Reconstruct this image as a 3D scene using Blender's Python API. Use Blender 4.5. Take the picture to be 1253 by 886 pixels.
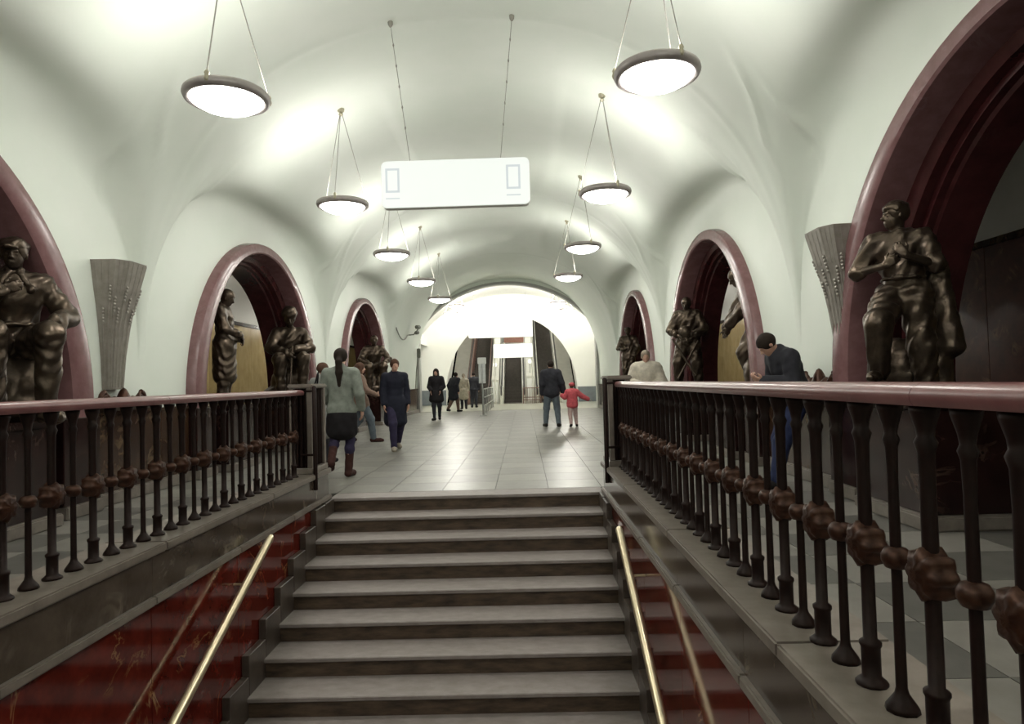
import bpy, bmesh, math, random
import numpy as np
from mathutils import Vector, Matrix

random.seed(7)
for o in list(bpy.data.objects):
    bpy.data.objects.remove(o)
scene = bpy.context.scene
COL = scene.collection
PI = math.pi

# ------------------------------------------------------------------ camera
F_PX, YAW, PITCH, ROLL = 810.0, 0.0167, 0.0292, 0.0274
CAM = Vector((0.671, -7.37, 1.244))
fw = Vector((-math.sin(YAW) * math.cos(PITCH), math.cos(YAW) * math.cos(PITCH), math.sin(PITCH)))
rt = Vector((math.cos(YAW), math.sin(YAW), 0))
up = rt.cross(fw)
r2 = math.cos(ROLL) * rt - math.sin(ROLL) * up
u2 = math.sin(ROLL) * rt + math.cos(ROLL) * up
cam_data = bpy.data.cameras.new('camera')
cam_data.sensor_width = 36
cam_data.lens = F_PX / 1253 * 36
cam_data.clip_start = 0.05
cam_data.clip_end = 300
cam = bpy.data.objects.new('camera', cam_data)
COL.objects.link(cam)
M = Matrix.Identity(4)
for i in range(3):
    M[i][0], M[i][1], M[i][2], M[i][3] = r2[i], u2[i], -fw[i], CAM[i]
cam.matrix_world = M
scene.camera = cam

# ------------------------------------------------------------------ world, exposure
world = bpy.data.worlds.new('world')
scene.world = world
world.use_nodes = True
world.node_tree.nodes['Background'].inputs['Color'].default_value = (0, 0, 0, 1)
world.node_tree.nodes['Background'].inputs['Strength'].default_value = 0
vs = scene.view_settings
vs.view_transform = 'Standard'
vs.look = 'None'
vs.gamma = 1
vs.use_curve_mapping = False
vs.exposure = 1.02

LAMP_GLASS = 15.0        # emission of the opal lamp glass
LAMP_WATTS = 10.5        # the bulb over each bowl
LAMP_COL = (1.0, 0.975, 0.90)

# ------------------------------------------------------------------ materials
def new_mat(name):
    m = bpy.data.materials.new(name)
    m.use_nodes = True
    nt = m.node_tree
    b = nt.nodes['Principled BSDF']
    return m, nt, b

def ramp(nt, fac, stops):
    r = nt.nodes.new('ShaderNodeValToRGB')
    el = r.color_ramp.elements
    while len(el) > 1:
        el.remove(el[0])
    el[0].position = stops[0][0]
    el[0].color = (*stops[0][1], 1)
    for p, c in stops[1:]:
        e = el.new(p)
        e.color = (*c, 1)
    nt.links.new(fac, r.inputs[0])
    return r.outputs[0]

def noise(nt, scale, detail=4, rough=0.55, vec=None, dist=0.0):
    n = nt.nodes.new('ShaderNodeTexNoise')
    n.inputs['Scale'].default_value = scale
    n.inputs['Detail'].default_value = detail
    n.inputs['Roughness'].default_value = rough
    n.inputs['Distortion'].default_value = dist
    if vec is not None:
        nt.links.new(vec, n.inputs['Vector'])
    return n

def coord(nt, kind='Object', scale=(1, 1, 1)):
    if kind == 'World':
        g = nt.nodes.new('ShaderNodeNewGeometry')
        out = g.outputs['Position']
    else:
        t = nt.nodes.new('ShaderNodeTexCoord')
        out = t.outputs[kind]
    mp = nt.nodes.new('ShaderNodeMapping')
    mp.inputs['Scale'].default_value = scale
    nt.links.new(out, mp.inputs[0])
    return mp.outputs[0]

def mix(nt, fac, a, b):
    m = nt.nodes.new('ShaderNodeMix')
    m.data_type = 'RGBA'
    for val, sock in ((fac, m.inputs[0]), (a, m.inputs[6]), (b, m.inputs[7])):
        if isinstance(val, bpy.types.NodeSocket):
            nt.links.new(val, sock)
        elif isinstance(val, (int, float)):
            sock.default_value = val
        else:
            sock.default_value = (*val, 1)
    return m.outputs[2]

def mottled(name, c1, c2, scale=3, rough=0.5, metal=0.0, bump=0.0, bscale=40, space='World', spec=0.5, stretch=(1, 1, 1), detail=4):
    m, nt, b = new_mat(name)
    v = coord(nt, space, stretch)
    n = noise(nt, scale, detail, 0.6, v)
    nt.links.new(ramp(nt, n.outputs[0], [(0.3, c1), (0.7, c2)]), b.inputs['Base Color'])
    b.inputs['Roughness'].default_value = rough
    b.inputs['Metallic'].default_value = metal
    b.inputs['Specular IOR Level'].default_value = spec
    if bump:
        n2 = noise(nt, bscale, 3, 0.6, v)
        bp = nt.nodes.new('ShaderNodeBump')
        bp.inputs['Strength'].default_value = bump
        bp.inputs['Distance'].default_value = 0.01
        nt.links.new(n2.outputs[0], bp.inputs['Height'])
        nt.links.new(bp.outputs[0], b.inputs['Normal'])
    return m

def marble(name, dark, light, vein, vscale=1.4, width=0.03, rough=0.12, vein_amt=0.8, mott=5, spec=0.5, stretch=(1, 1, 1)):
    """mottled stone with thin wandering veins"""
    m, nt, b = new_mat(name)
    v = coord(nt, 'World', stretch)
    n = noise(nt, mott, 6, 0.65, v)
    base = ramp(nt, n.outputs[0], [(0.3, dark), (0.72, light)])
    n2 = noise(nt, vscale, 5, 0.6, v, 1.2)
    ab = nt.nodes.new('ShaderNodeMath'); ab.operation = 'SUBTRACT'
    nt.links.new(n2.outputs[0], ab.inputs[0]); ab.inputs[1].default_value = 0.5
    aa = nt.nodes.new('ShaderNodeMath'); aa.operation = 'ABSOLUTE'
    nt.links.new(ab.outputs[0], aa.inputs[0])
    f = ramp(nt, aa.outputs[0], [(0.0, (1, 1, 1)), (width, (0, 0, 0))])
    n3 = noise(nt, vscale * 1.7, 3, 0.5, v)
    g = ramp(nt, n3.outputs[0], [(0.5, (0, 0, 0)), (0.68, (1, 1, 1))])
    mu = nt.nodes.new('ShaderNodeMath'); mu.operation = 'MULTIPLY'
    nt.links.new(f, mu.inputs[0]); nt.links.new(g, mu.inputs[1])
    m2 = nt.nodes.new('ShaderNodeMath'); m2.operation = 'MULTIPLY'
    nt.links.new(mu.outputs[0], m2.inputs[0]); m2.inputs[1].default_value = vein_amt
    nt.links.new(mix(nt, m2.outputs[0], base, vein), b.inputs['Base Color'])
    b.inputs['Roughness'].default_value = rough
    b.inputs['Specular IOR Level'].default_value = spec
    return m

def emissive(name, col, strength, base=(0.8, 0.8, 0.8)):
    m, nt, b = new_mat(name)
    b.inputs['Base Color'].default_value = (*base, 1)
    b.inputs['Emission Color'].default_value = (*col, 1)
    b.inputs['Emission Strength'].default_value = strength
    return m

MAT = {}
MAT['plaster'] = mottled('plaster', (0.79, 0.85, 0.775), (0.845, 0.885, 0.825), 0.8, 0.5, bump=0.08, bscale=3, spec=0.35)
MAT['far_plaster'] = mottled('far_plaster', (0.80, 0.80, 0.75), (0.84, 0.84, 0.80), 0.8, 0.5)
MAT['red'] = marble('red_marble', (0.06, 0.005, 0.003), (0.15, 0.017, 0.010), (0.36, 0.19, 0.08), 1.9, 0.022, 0.08, 0.9, 6, 0.32)
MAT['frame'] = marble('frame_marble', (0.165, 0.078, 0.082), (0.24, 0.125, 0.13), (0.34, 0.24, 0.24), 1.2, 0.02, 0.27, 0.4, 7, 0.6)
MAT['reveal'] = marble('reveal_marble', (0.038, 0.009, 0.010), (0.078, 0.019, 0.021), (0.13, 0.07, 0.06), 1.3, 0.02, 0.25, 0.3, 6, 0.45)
MAT['dado'] = marble('dado_marble', (0.016, 0.006, 0.005), (0.062, 0.032, 0.017), (0.20, 0.14, 0.075), 1.6, 0.05, 0.18, 0.7, 4, 0.5)
MAT['plinth'] = marble('plinth_marble', (0.008, 0.003, 0.003), (0.026, 0.010, 0.009), (0.12, 0.08, 0.06), 1.6, 0.02, 0.2, 0.5, 5, 0.5)
MAT['kerb_band'] = marble('kerb_band_marble', (0.038, 0.026, 0.018), (0.095, 0.072, 0.052), (0.25, 0.21, 0.17), 1.5, 0.035, 0.16, 0.7, 5, 0.5)
MAT['kerb_top'] = mottled('kerb_top_stone', (0.155, 0.128, 0.108), (0.235, 0.20, 0.172), 9, 0.4, detail=7)
MAT['stone'] = mottled('grey_stone', (0.12, 0.10, 0.085), (0.20, 0.175, 0.15), 9, 0.35, detail=7)
MAT['skirting'] = mottled('skirting_stone', (0.045, 0.034, 0.027), (0.10, 0.08, 0.066), 7, 0.3, detail=6)
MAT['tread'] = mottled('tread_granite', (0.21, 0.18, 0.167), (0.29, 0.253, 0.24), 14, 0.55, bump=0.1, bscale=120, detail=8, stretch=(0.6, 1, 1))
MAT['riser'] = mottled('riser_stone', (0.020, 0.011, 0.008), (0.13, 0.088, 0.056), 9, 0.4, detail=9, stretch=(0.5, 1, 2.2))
MAT['tile_a'] = mottled('tile_light_granite', (0.18, 0.173, 0.152), (0.236, 0.228, 0.202), 5, 0.36, detail=8)
MAT['tile_b'] = mottled('tile_dark_granite', (0.148, 0.142, 0.126), (0.196, 0.188, 0.169), 5, 0.36, detail=8)
MAT['tile_c'] = mottled('tile_passage_granite', (0.085, 0.080, 0.072), (0.125, 0.118, 0.107), 5, 0.4, detail=8)
MAT['tile_d'] = mottled('tile_passage_light_granite', (0.17, 0.158, 0.14), (0.225, 0.21, 0.19), 5, 0.4, detail=8)
MAT['grout'] = mottled('grout', (0.12, 0.12, 0.11), (0.17, 0.165, 0.15), 6, 0.7)
MAT['iron'] = mottled('dark_cast_metal', (0.010, 0.004, 0.003), (0.020, 0.008, 0.006), 18, 0.5, 0.3, space='Object', spec=0.3)
MAT['rosette'] = mottled('rosette_bronze', (0.028, 0.009, 0.005), (0.085, 0.034, 0.018), 30, 0.42, 0.5, space='Object')
MAT['bronze'] = mottled('statue_bronze', (0.05, 0.036, 0.027), (0.125, 0.092, 0.066), 7, 0.34, 0.75, bump=0.25, bscale=30, space='Object', spec=0.6)
MAT['bronze_dark'] = mottled('dark_bronze', (0.04, 0.028, 0.02), (0.09, 0.065, 0.048), 9, 0.38, 0.7, space='Object')
MAT['vent'] = mottled('vent_bronze', (0.25, 0.23, 0.20), (0.34, 0.31, 0.28), 12, 0.5, 0.3, space='Object')
MAT['vent_pale'] = mottled('vent_bronze_pale', (0.34, 0.32, 0.28), (0.44, 0.41, 0.37), 12, 0.4, 0.4, space='Object')
MAT['brass'] = mottled('polished_brass', (0.72, 0.60, 0.40), (0.82, 0.72, 0.52), 5, 0.3, 0.85, space='Object')
MAT['gilt'] = mottled('gilt_bronze', (0.45, 0.41, 0.30), (0.55, 0.51, 0.38), 12, 0.4, 0.4, space='Object')
MAT['rim'] = mottled('lamp_rim_bronze', (0.34, 0.30, 0.30), (0.44, 0.40, 0.39), 8, 0.4, 0.5, space='Object')
MAT['chain'] = mottled('chain_metal', (0.30, 0.29, 0.26), (0.38, 0.36, 0.32), 9, 0.45, 0.6, space='Object')
MAT['rail'] = marble('rail_red_stone', (0.135, 0.045, 0.045), (0.205, 0.082, 0.082), (0.32, 0.2, 0.19), 2.5, 0.02, 0.28, 0.5, 8, 0.6)
MAT['red_brown'] = marble('red_brown_marble', (0.05, 0.014, 0.009), (0.12, 0.036, 0.02), (0.26, 0.14, 0.06), 1.5, 0.05, 0.3, 0.7, 4, 0.4)
MAT['yellow'] = mottled('yellow_marble', (0.40, 0.29, 0.12), (0.54, 0.41, 0.19), 3.5, 0.25, detail=7, stretch=(1, 1, 0.6))
MAT['glass'] = emissive('lamp_opal_glass', LAMP_COL, LAMP_GLASS)
MAT['glass_top'] = emissive('lamp_opal_top', LAMP_COL, LAMP_GLASS * 0.4)
MAT['lightbox'] = emissive('lightbox_face', (0.95, 1.0, 0.93), 0.42, (0.2, 0.2, 0.2))
MAT['lightbox_print'] = emissive('lightbox_print', (0.84, 0.92, 0.94), 0.32, (0.15, 0.15, 0.16))
MAT['lightbox_far'] = emissive('far_lightbox_face', (1.0, 1.0, 0.94), 0.55, (0.3, 0.3, 0.3))
MAT['white_metal'] = mottled('white_enamel', (0.72, 0.73, 0.70), (0.78, 0.78, 0.75), 4, 0.4)
MAT['far_floor'] = mottled('far_floor_granite', (0.30, 0.30, 0.25), (0.37, 0.37, 0.31), 2, 0.3)
MAT['far_dado'] = mottled('far_dado_stone', (0.13, 0.15, 0.17), (0.19, 0.21, 0.22), 3, 0.35)
MAT['soffit_shade'] = mottled('portal_shade_grey', (0.38, 0.38, 0.37), (0.46, 0.46, 0.44), 3, 0.5)  # grey stands in for shade on the thickness of the portal wall
MAT['esc_step'] = mottled('escalator_step_metal', (0.055, 0.047, 0.04), (0.085, 0.073, 0.062), 8, 0.5, 0.3)
MAT['esc_side'] = mottled('escalator_cladding', (0.50, 0.50, 0.44), (0.58, 0.57, 0.51), 3, 0.35)
MAT['esc_wood'] = mottled('escalator_wood', (0.12, 0.065, 0.05), (0.22, 0.13, 0.1), 6, 0.35)
MAT['rubber'] = mottled('black_rubber', (0.018, 0.016, 0.016), (0.03, 0.027, 0.026), 9, 0.5)
MAT['sign_red'] = mottled('red_brown_board', (0.25, 0.11, 0.08), (0.33, 0.17, 0.13), 9, 0.5)
MAT['steel'] = mottled('steel', (0.42, 0.43, 0.42), (0.55, 0.56, 0.55), 9, 0.3, 0.7)
MAT['grey_cable'] = mottled('grey_fitting', (0.16, 0.17, 0.14), (0.24, 0.25, 0.21), 9, 0.6)
MAT['skin'] = mottled('skin', (0.46, 0.26, 0.19), (0.55, 0.33, 0.25), 8, 0.5, space='Object')

def cloth(name, c, rough=0.8):
    c1 = tuple(x * 0.8 for x in c)
    c2 = tuple(min(1, x * 1.2) for x in c)
    MAT[name] = mottled(name, c1, c2, 14, rough, space='Object', bump=0.15, bscale=60, spec=0.25)

for nm, c in (('cloth_greygreen', (0.23, 0.25, 0.22)), ('cloth_black', (0.014, 0.012, 0.014)), ('cloth_navy', (0.014, 0.015, 0.027)),
              ('cloth_violet', (0.032, 0.026, 0.06)), ('cloth_jeans', (0.12, 0.145, 0.17)), ('cloth_blue', (0.02, 0.028, 0.075)), ('cloth_charcoal', (0.028, 0.028, 0.036)),
              ('cloth_pink', (0.55, 0.10, 0.12)), ('cloth_palepink', (0.50, 0.36, 0.34)), ('cloth_cream', (0.55, 0.50, 0.42)),
              ('cloth_brown', (0.20, 0.13, 0.10)), ('cloth_grey', (0.25, 0.25, 0.24)), ('hair_dark', (0.022, 0.014, 0.010)),
              ('hair_brown', (0.08, 0.04, 0.025)), ('hair_grey', (0.30, 0.25, 0.2)), ('boot_brown', (0.045, 0.016, 0.013)), ('shoe_black', (0.015, 0.013, 0.013)),
              ('bag_black', (0.012, 0.010, 0.012)), ('cloth_beige', (0.35, 0.31, 0.25))):
    cloth(nm, c)

# ------------------------------------------------------------------ mesh helpers
def link(o, parent=None):
    COL.objects.link(o)
    if parent is not None:
        o.parent = parent
    return o

def mesh_obj(name, me, mat, parent=None, smooth=False):
    if mat is not None and not me.materials:
        me.materials.append(MAT[mat] if isinstance(mat, str) else mat)
    o = bpy.data.objects.new(name, me)
    if smooth:
        me.polygons.foreach_set('use_smooth', [True] * len(me.polygons))
    return link(o, parent)

def bm_obj(name, bm, mat, parent=None, smooth=False):
    me = bpy.data.meshes.new(name)
    bmesh.ops.recalc_face_normals(bm, faces=bm.faces[:])
    bm.to_mesh(me)
    bm.free()
    o = mesh_obj(name, me, mat, parent, smooth)
    return o

def auto_smooth(o, ang=40):
    me = o.data
    me.polygons.foreach_set('use_smooth', [True] * len(me.polygons))
    bm = bmesh.new()
    bm.from_mesh(me)
    lim = math.radians(ang)
    for e in bm.edges:
        if len(e.link_faces) == 2 and e.calc_face_angle(0) > lim:
            e.smooth = False
    bm.to_mesh(me)
    bm.free()
    return o

def add_box(bm, x0, x1, y0, y1, z0, z1):
    vs = [bm.verts.new((x, y, z)) for x in (x0, x1) for y in (y0, y1) for z in (z0, z1)]
    for f in ((0, 1, 3, 2), (4, 6, 7, 5), (0, 4, 5, 1), (2, 3, 7, 6), (0, 2, 6, 4), (1, 5, 7, 3)):
        bm.faces.new([vs[i] for i in f])
    return vs

def box(name, x0, x1, y0, y1, z0, z1, mat, parent=None, bevel=0.0, seg=1):
    bm = bmesh.new()
    add_box(bm, x0, x1, y0, y1, z0, z1)
    if bevel:
        bmesh.ops.bevel(bm, geom=bm.edges[:], offset=bevel, segments=seg, affect='EDGES')
    return bm_obj(name, bm, mat, parent)

def add_tube(bm, pts, rad, n=10, cap=True):
    pts = [Vector(p) for p in pts]
    if not hasattr(rad, '__len__'):
        rad = [rad] * len(pts)
    rings = []
    ref = None
    for i, p in enumerate(pts):
        a = pts[max(i - 1, 0)]
        b = pts[min(i + 1, len(pts) - 1)]
        t = (b - a).normalized()
        if ref is None:
            ref = Vector((0, 0, 1)) if abs(t.z) < 0.9 else Vector((1, 0, 0))
        s = t.cross(ref).normalized()
        ref = s.cross(t).normalized()
        rings.append([bm.verts.new(p + rad[i] * (math.cos(2 * PI * k / n) * s + math.sin(2 * PI * k / n) * ref)) for k in range(n)])
    for a, b in zip(rings, rings[1:]):
        for k in range(n):
            bm.faces.new((a[k], a[(k + 1) % n], b[(k + 1) % n], b[k]))
    if cap:
        bm.faces.new(rings[0][::-1])
        bm.faces.new(rings[-1])

def tube(name, pts, rad, mat, parent=None, n=10):
    bm = bmesh.new()
    add_tube(bm, pts, rad, n)
    return auto_smooth(bm_obj(name, bm, mat, parent), 50)

def lathe_mesh(name, prof, n=16, lobes=0, amp=0.0, axis='z'):
    """prof: list of (r, z) from bottom to top; closed on the axis"""
    bm = bmesh.new()
    rings = []
    for r, z in prof:
        if r < 1e-6:
            rings.append([bm.verts.new((0, 0, z))])
        else:
            rings.append([bm.verts.new(((r * (1 + amp * math.cos(lobes * 2 * PI * k / n))) * math.cos(2 * PI * k / n),
                                        (r * (1 + amp * math.cos(lobes * 2 * PI * k / n))) * math.sin(2 * PI * k / n), z)) for k in range(n)])
    for a, b in zip(rings, rings[1:]):
        if len(a) == 1 and len(b) == 1:
            continue
        if len(a) == 1:
            for k in range(n):
                bm.faces.new((a[0], b[k], b[(k + 1) % n]))
        elif len(b) == 1:
            for k in range(n):
                bm.faces.new((a[k], a[(k + 1) % n], b[0]))
        else:
            for k in range(n):
                bm.faces.new((a[k], a[(k + 1) % n], b[(k + 1) % n], b[k]))
    bmesh.ops.recalc_face_normals(bm, faces=bm.faces[:])
    if axis == 'x':
        bmesh.ops.rotate(bm, verts=bm.verts[:], cent=(0, 0, 0), matrix=Matrix.Rotation(PI / 2, 3, 'Y'))
    me = bpy.data.meshes.new(name)
    bm.to_mesh(me)
    bm.free()
    me.polygons.foreach_set('use_smooth', [True] * len(me.polygons))
    return me

def grid_mesh(name, P, smooth=True, closed_u=False):
    """P: array (nu, nv, 3)"""
    P = np.asarray(P, float)
    nu, nv = P.shape[:2]
    idx = np.arange(nu * nv).reshape(nu, nv)
    i = range(nu if closed_u else nu - 1)
    faces = [(int(idx[a, b]), int(idx[(a + 1) % nu, b]), int(idx[(a + 1) % nu, b + 1]), int(idx[a, b + 1])) for a in i for b in range(nv - 1)]
    me = bpy.data.meshes.new(name)
    me.from_pydata(P.reshape(-1, 3).tolist(), [], faces)
    if smooth:
        me.polygons.foreach_set('use_smooth', [True] * len(me.polygons))
    return me

def empty(name, loc=(0, 0, 0), rz=0.0, parent=None, scale=1.0):
    o = bpy.data.objects.new(name, None)
    o.empty_display_size = 0.2
    o.location = loc
    o.rotation_euler = (0, 0, rz)
    o.scale = (scale,) * 3
    return link(o, parent)

def tag(o, label, cat, group=None):
    o['label'] = label
    o['category'] = cat
    if group:
        o['group'] = group
    return o

def struct(o):
    o['kind'] = 'structure'
    return o

def copy_tree(o, parent=None):
    c = o.copy()
    COL.objects.link(c)
    c.parent = parent
    for ch in list(o.children):
        copy_tree(ch, c)
    return c

# ------------------------------------------------------------------ dimensions of the hall
XW = 4.0                 # hall wall plane
XF = 3.86                # front of the arch frames
RV, ZV = 4.25, 1.5       # barrel vault
YC = [-3.15, 4.45, 12.05]        # arch centres
Y_BACK, Y_END = -12.0, 21.5
AO, BO = 2.74, 2.72      # arch frame, outer ellipse
AI, BI = 2.2, 2.45       # inner ellipse
ZA = 1.08                # springing of the arches
RISE, RUN, SW = 0.155, 0.334, 1.525     # stairs: rise, run, half width
NSTEP = 13
ZL = -RISE * NSTEP       # landing
YL = -RUN * (NSTEP - 1)

def zmain(x):
    # slightly squared barrel that runs tangentially into the walls
    return ZV + RV * max(1 - (abs(x) / XW) ** 2.3, 0.0) ** (1 / 2.3)

def zvault(x, y):
    z = zmain(x)
    s = XW - abs(x)
    k = round((y - YC[1]) / 7.6)
    dy = abs(y - (YC[1] + 7.6 * k))
    a = 3.72
    if s < 2.6 and k <= 1:
        h = 3.88 + 1.36 * math.sqrt(max(0.0, 1 - (1 - min(s, 2.0) / 2.0) ** 2))
        q = max(0.0, 1 - (dy / a) ** 3.2) ** (1 / 3.2)
        zl = ZV + (h - ZV) * q
        # softened groin
        u = min(s / 0.8, 1.0)
        zl = z + (zl - z) * (1 - 0.72 * u * u * (3 - 2 * u))
        t = 0.32
        z = max(z, zl) + 0.25 * t * max(0.0, 1 - abs(zl - z) / t) ** 2
    # faint transverse fold over the middle of every pylon
    d2 = 3.8 - dy
    z -= 0.022 * math.exp(-(d2 / 0.07) ** 2)
    # V-shaped plaster creases that open upwards from each pylon
    if k <= 1 and 3.05 < z < 5.0:
        for d0, z0, sl, za, zb in ((0.49, 3.98, 0.72, 3.75, 4.9), (0.70, 3.21, 0.32, 3.15, 4.5), (0.42, 3.6, 0.2, 3.5, 4.1)):
            if za < z < zb:
                w = min(1.0, (z - za) / 0.15, (zb - z) / 0.4)
                z -= 0.045 * w * math.exp(-((d2 - d0 - sl * (z - z0)) / 0.045) ** 2)
    return z

xs = [XW * math.sin(PI / 2 * (-1 + 2 * i / 130)) for i in range(131)]
ys = list(np.linspace(Y_BACK, -2.2, 80)) + list(np.arange(-2.16, 15.5, 0.045)) + list(np.linspace(15.52, Y_END, 60))
P = [[(x, y, zvault(x, y)) for y in ys] for x in xs]
ceil = mesh_obj('ceiling', grid_mesh('ceiling', P), 'plaster')
struct(ceil)

# walls with three arch openings on each side
def arch_z(y, a=AO, b=BO):
    for c in YC:
        if abs(y - c) < a:
            return ZA + b * math.sqrt(max(0, 1 - ((y - c) / a) ** 2))
    return 0.0

def hall_wall(name, sx):
    yy = set(np.round(np.linspace(Y_BACK, Y_END, 321), 4).tolist())
    for c in YC:
        for k in range(0, 61):
            yy.add(round(c - (AO - 0.1) * math.cos(PI * k / 60), 4))
    yy = sorted(yy)
    bm = bmesh.new()
    prev = None
    for y in yy:
        zb = arch_z(y, AO - 0.1, BO - 0.1)
        top = zvault(XW, y) + 0.1
        col = [bm.verts.new((sx * XW, y, zb + (top - zb) * j / 6)) for j in range(7)]
        if prev:
            for j in range(6):
                bm.faces.new((prev[j], col[j], col[j + 1], prev[j + 1]))
        prev = col
    o = bm_obj(name, bm, 'plaster')
    return struct(o)

hall_wall('wall_left', -1)
hall_wall('wall_right', 1)
back = box('wall_back', -8.8, 8.8, Y_BACK - 0.3, Y_BACK - 0.02, ZL - 0.3, 6.2, 'plaster')
struct(back)

# ------------------------------------------------------------------ arch frames and reveals
def arch_path(c, a, b, n=56, z0=0.0):
    pts = [(c - a, z0), (c - a, (z0 + ZA) * 0.5)]
    for k in range(n + 1):
        t = PI * k / n
        pts.append((c - a * math.cos(t), ZA + b * math.sin(t)))
    pts += [(c + a, (z0 + ZA) * 0.5), (c + a, z0)]
    return pts

trim_n = [0]
def arch(c, sx):
    trim_n[0] += 1
    # profile as (fraction from outer to inner ellipse, x)
    prof = [(-0.02, XW + 0.05), (0.0, XF + 0.06), (0.05, XF + 0.015), (0.13, XF), (0.56, XF), (0.64, XF + 0.02), (0.70, XF + 0.10), (0.74, XF + 0.30)]
    P = []
    for f, x in prof:
        P.append([(sx * x, y, z) for y, z in arch_path(c, AO + (AI - AO) * f, BO + (BI - BO) * f, 56, 0.99)])
    fr = mesh_obj('trim_%d' % trim_n[0], grid_mesh('arch_frame', P), 'frame')
    auto_smooth(fr, 35)
    struct(fr)
    for sy in (-1, 1):
        y0, y1 = sorted((c + sy * (AO + 0.02), c + sy * (AI - 0.0)))
        x0, x1 = sorted((sx * (XF - 0.02), sx * (XF + 0.45)))
        box('frame_base', x0, x1, y0, y1, 0.13, 0.995, 'plinth', fr, 0.008)
        x0, x1 = sorted((sx * (XF - 0.05), sx * (XF + 0.45)))
        box('frame_foot', x0, x1, y0, y1, 0.002, 0.13, 'stone', fr, 0.01, 2)
    # reveal: dark red marble tunnel with a thin inner ring
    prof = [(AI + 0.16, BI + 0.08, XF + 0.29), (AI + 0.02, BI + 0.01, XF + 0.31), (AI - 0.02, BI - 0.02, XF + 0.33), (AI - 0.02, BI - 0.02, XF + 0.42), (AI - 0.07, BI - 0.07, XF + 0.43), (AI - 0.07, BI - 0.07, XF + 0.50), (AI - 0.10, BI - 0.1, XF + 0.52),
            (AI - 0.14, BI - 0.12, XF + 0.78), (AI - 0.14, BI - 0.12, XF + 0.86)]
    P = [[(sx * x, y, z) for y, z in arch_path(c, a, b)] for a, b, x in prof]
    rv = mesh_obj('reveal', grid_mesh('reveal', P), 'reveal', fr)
    auto_smooth(rv, 35)
    # pylon lining behind, facing the platform
    return fr

for c in YC:
    for sx in (-1, 1):
        arch(c, sx)

# ------------------------------------------------------------------ dado slabs on the pylons, base moulding, plinths in the arches
def dado(name, sx, y0, y1, n):
    root = struct(box(name, sx * (XW - 0.012) if sx > 0 else -XW, sx * XW if sx > 0 else -(XW - 0.012), y0, y1, 0.0, 1.0, 'plinth'))
    w = (y1 - y0) / n
    for k in range(n):
        a, b = y0 + k * w + 0.002, y0 + (k + 1) * w - 0.002
        x0, x1 = sorted((sx * (XW - 0.05), sx * (XW - 0.011)))
        box('slab', x0, x1, a, b, 0.14, 0.99, 'dado', root, 0.004)
    x0, x1 = sorted((sx * (XW - 0.10), sx * (XW - 0.005)))
    box('base_moulding', x0, x1, y0, y1, 0.002, 0.14, 'stone', root, 0.012, 2)
    x0, x1 = sorted((sx * (XW - 0.075), sx * (XW - 0.005)))
    box('cap_moulding', x0, x1, y0, y1, 0.99, 1.035, 'dado', root, 0.01, 2)
    return root

edges = [(Y_BACK, YC[0] - AO - 0.03, 4), (YC[0] + AO + 0.03, YC[1] - AO - 0.03, 3), (YC[1] + AO + 0.03, YC[2] - AO - 0.03, 3), (YC[2] + AO + 0.03, Y_END, 5)]
for sx, sn in ((-1, 'left'), (1, 'right')):
    for i, (a, b, n) in enumerate(edges):
        dado('baseboard_%s' % sn if i == 0 else 'baseboard_%s_%d' % (sn, i), sx, a, b, n)

def plinth(sx, c, sy):
    y0, y1 = sorted((c + sy * 0.92, c + sy * (AI - 0.20)))
    x0, x1 = sorted((sx * 3.70, sx * (XF + 0.83)))
    bm = bmesh.new()
    add_box(bm, x0, x1, y0, y1, 0.0, 0.12)
    bmesh.ops.bevel(bm, geom=bm.edges[:], offset=0.015, segments=2, affect='EDGES')
    root = struct(bm_obj('statue_plinth', bm, 'stone'))
    a0, a1 = sorted((sx * 3.76, sx * (XF + 0.81)))
    b0, b1 = (y0 + 0.05, y1 - 0.02) if sy > 0 else (y0 + 0.02, y1 - 0.05)
    box('die', a0, a1, b0, b1, 0.121, 0.93, 'plinth', root, 0.006)
    box('plinth_cap', x0 + (0.03 if sx > 0 else 0), x1 - (0.03 if sx < 0 else 0), y0 + 0.02, y1 - 0.02, 0.931, 1.0, 'plinth', root, 0.015, 2)
    return root

PLINTHS = []
for sx in (-1, 1):
    for c in YC:
        for sy in (-1, 1):
            plinth(sx, c, sy)

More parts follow.
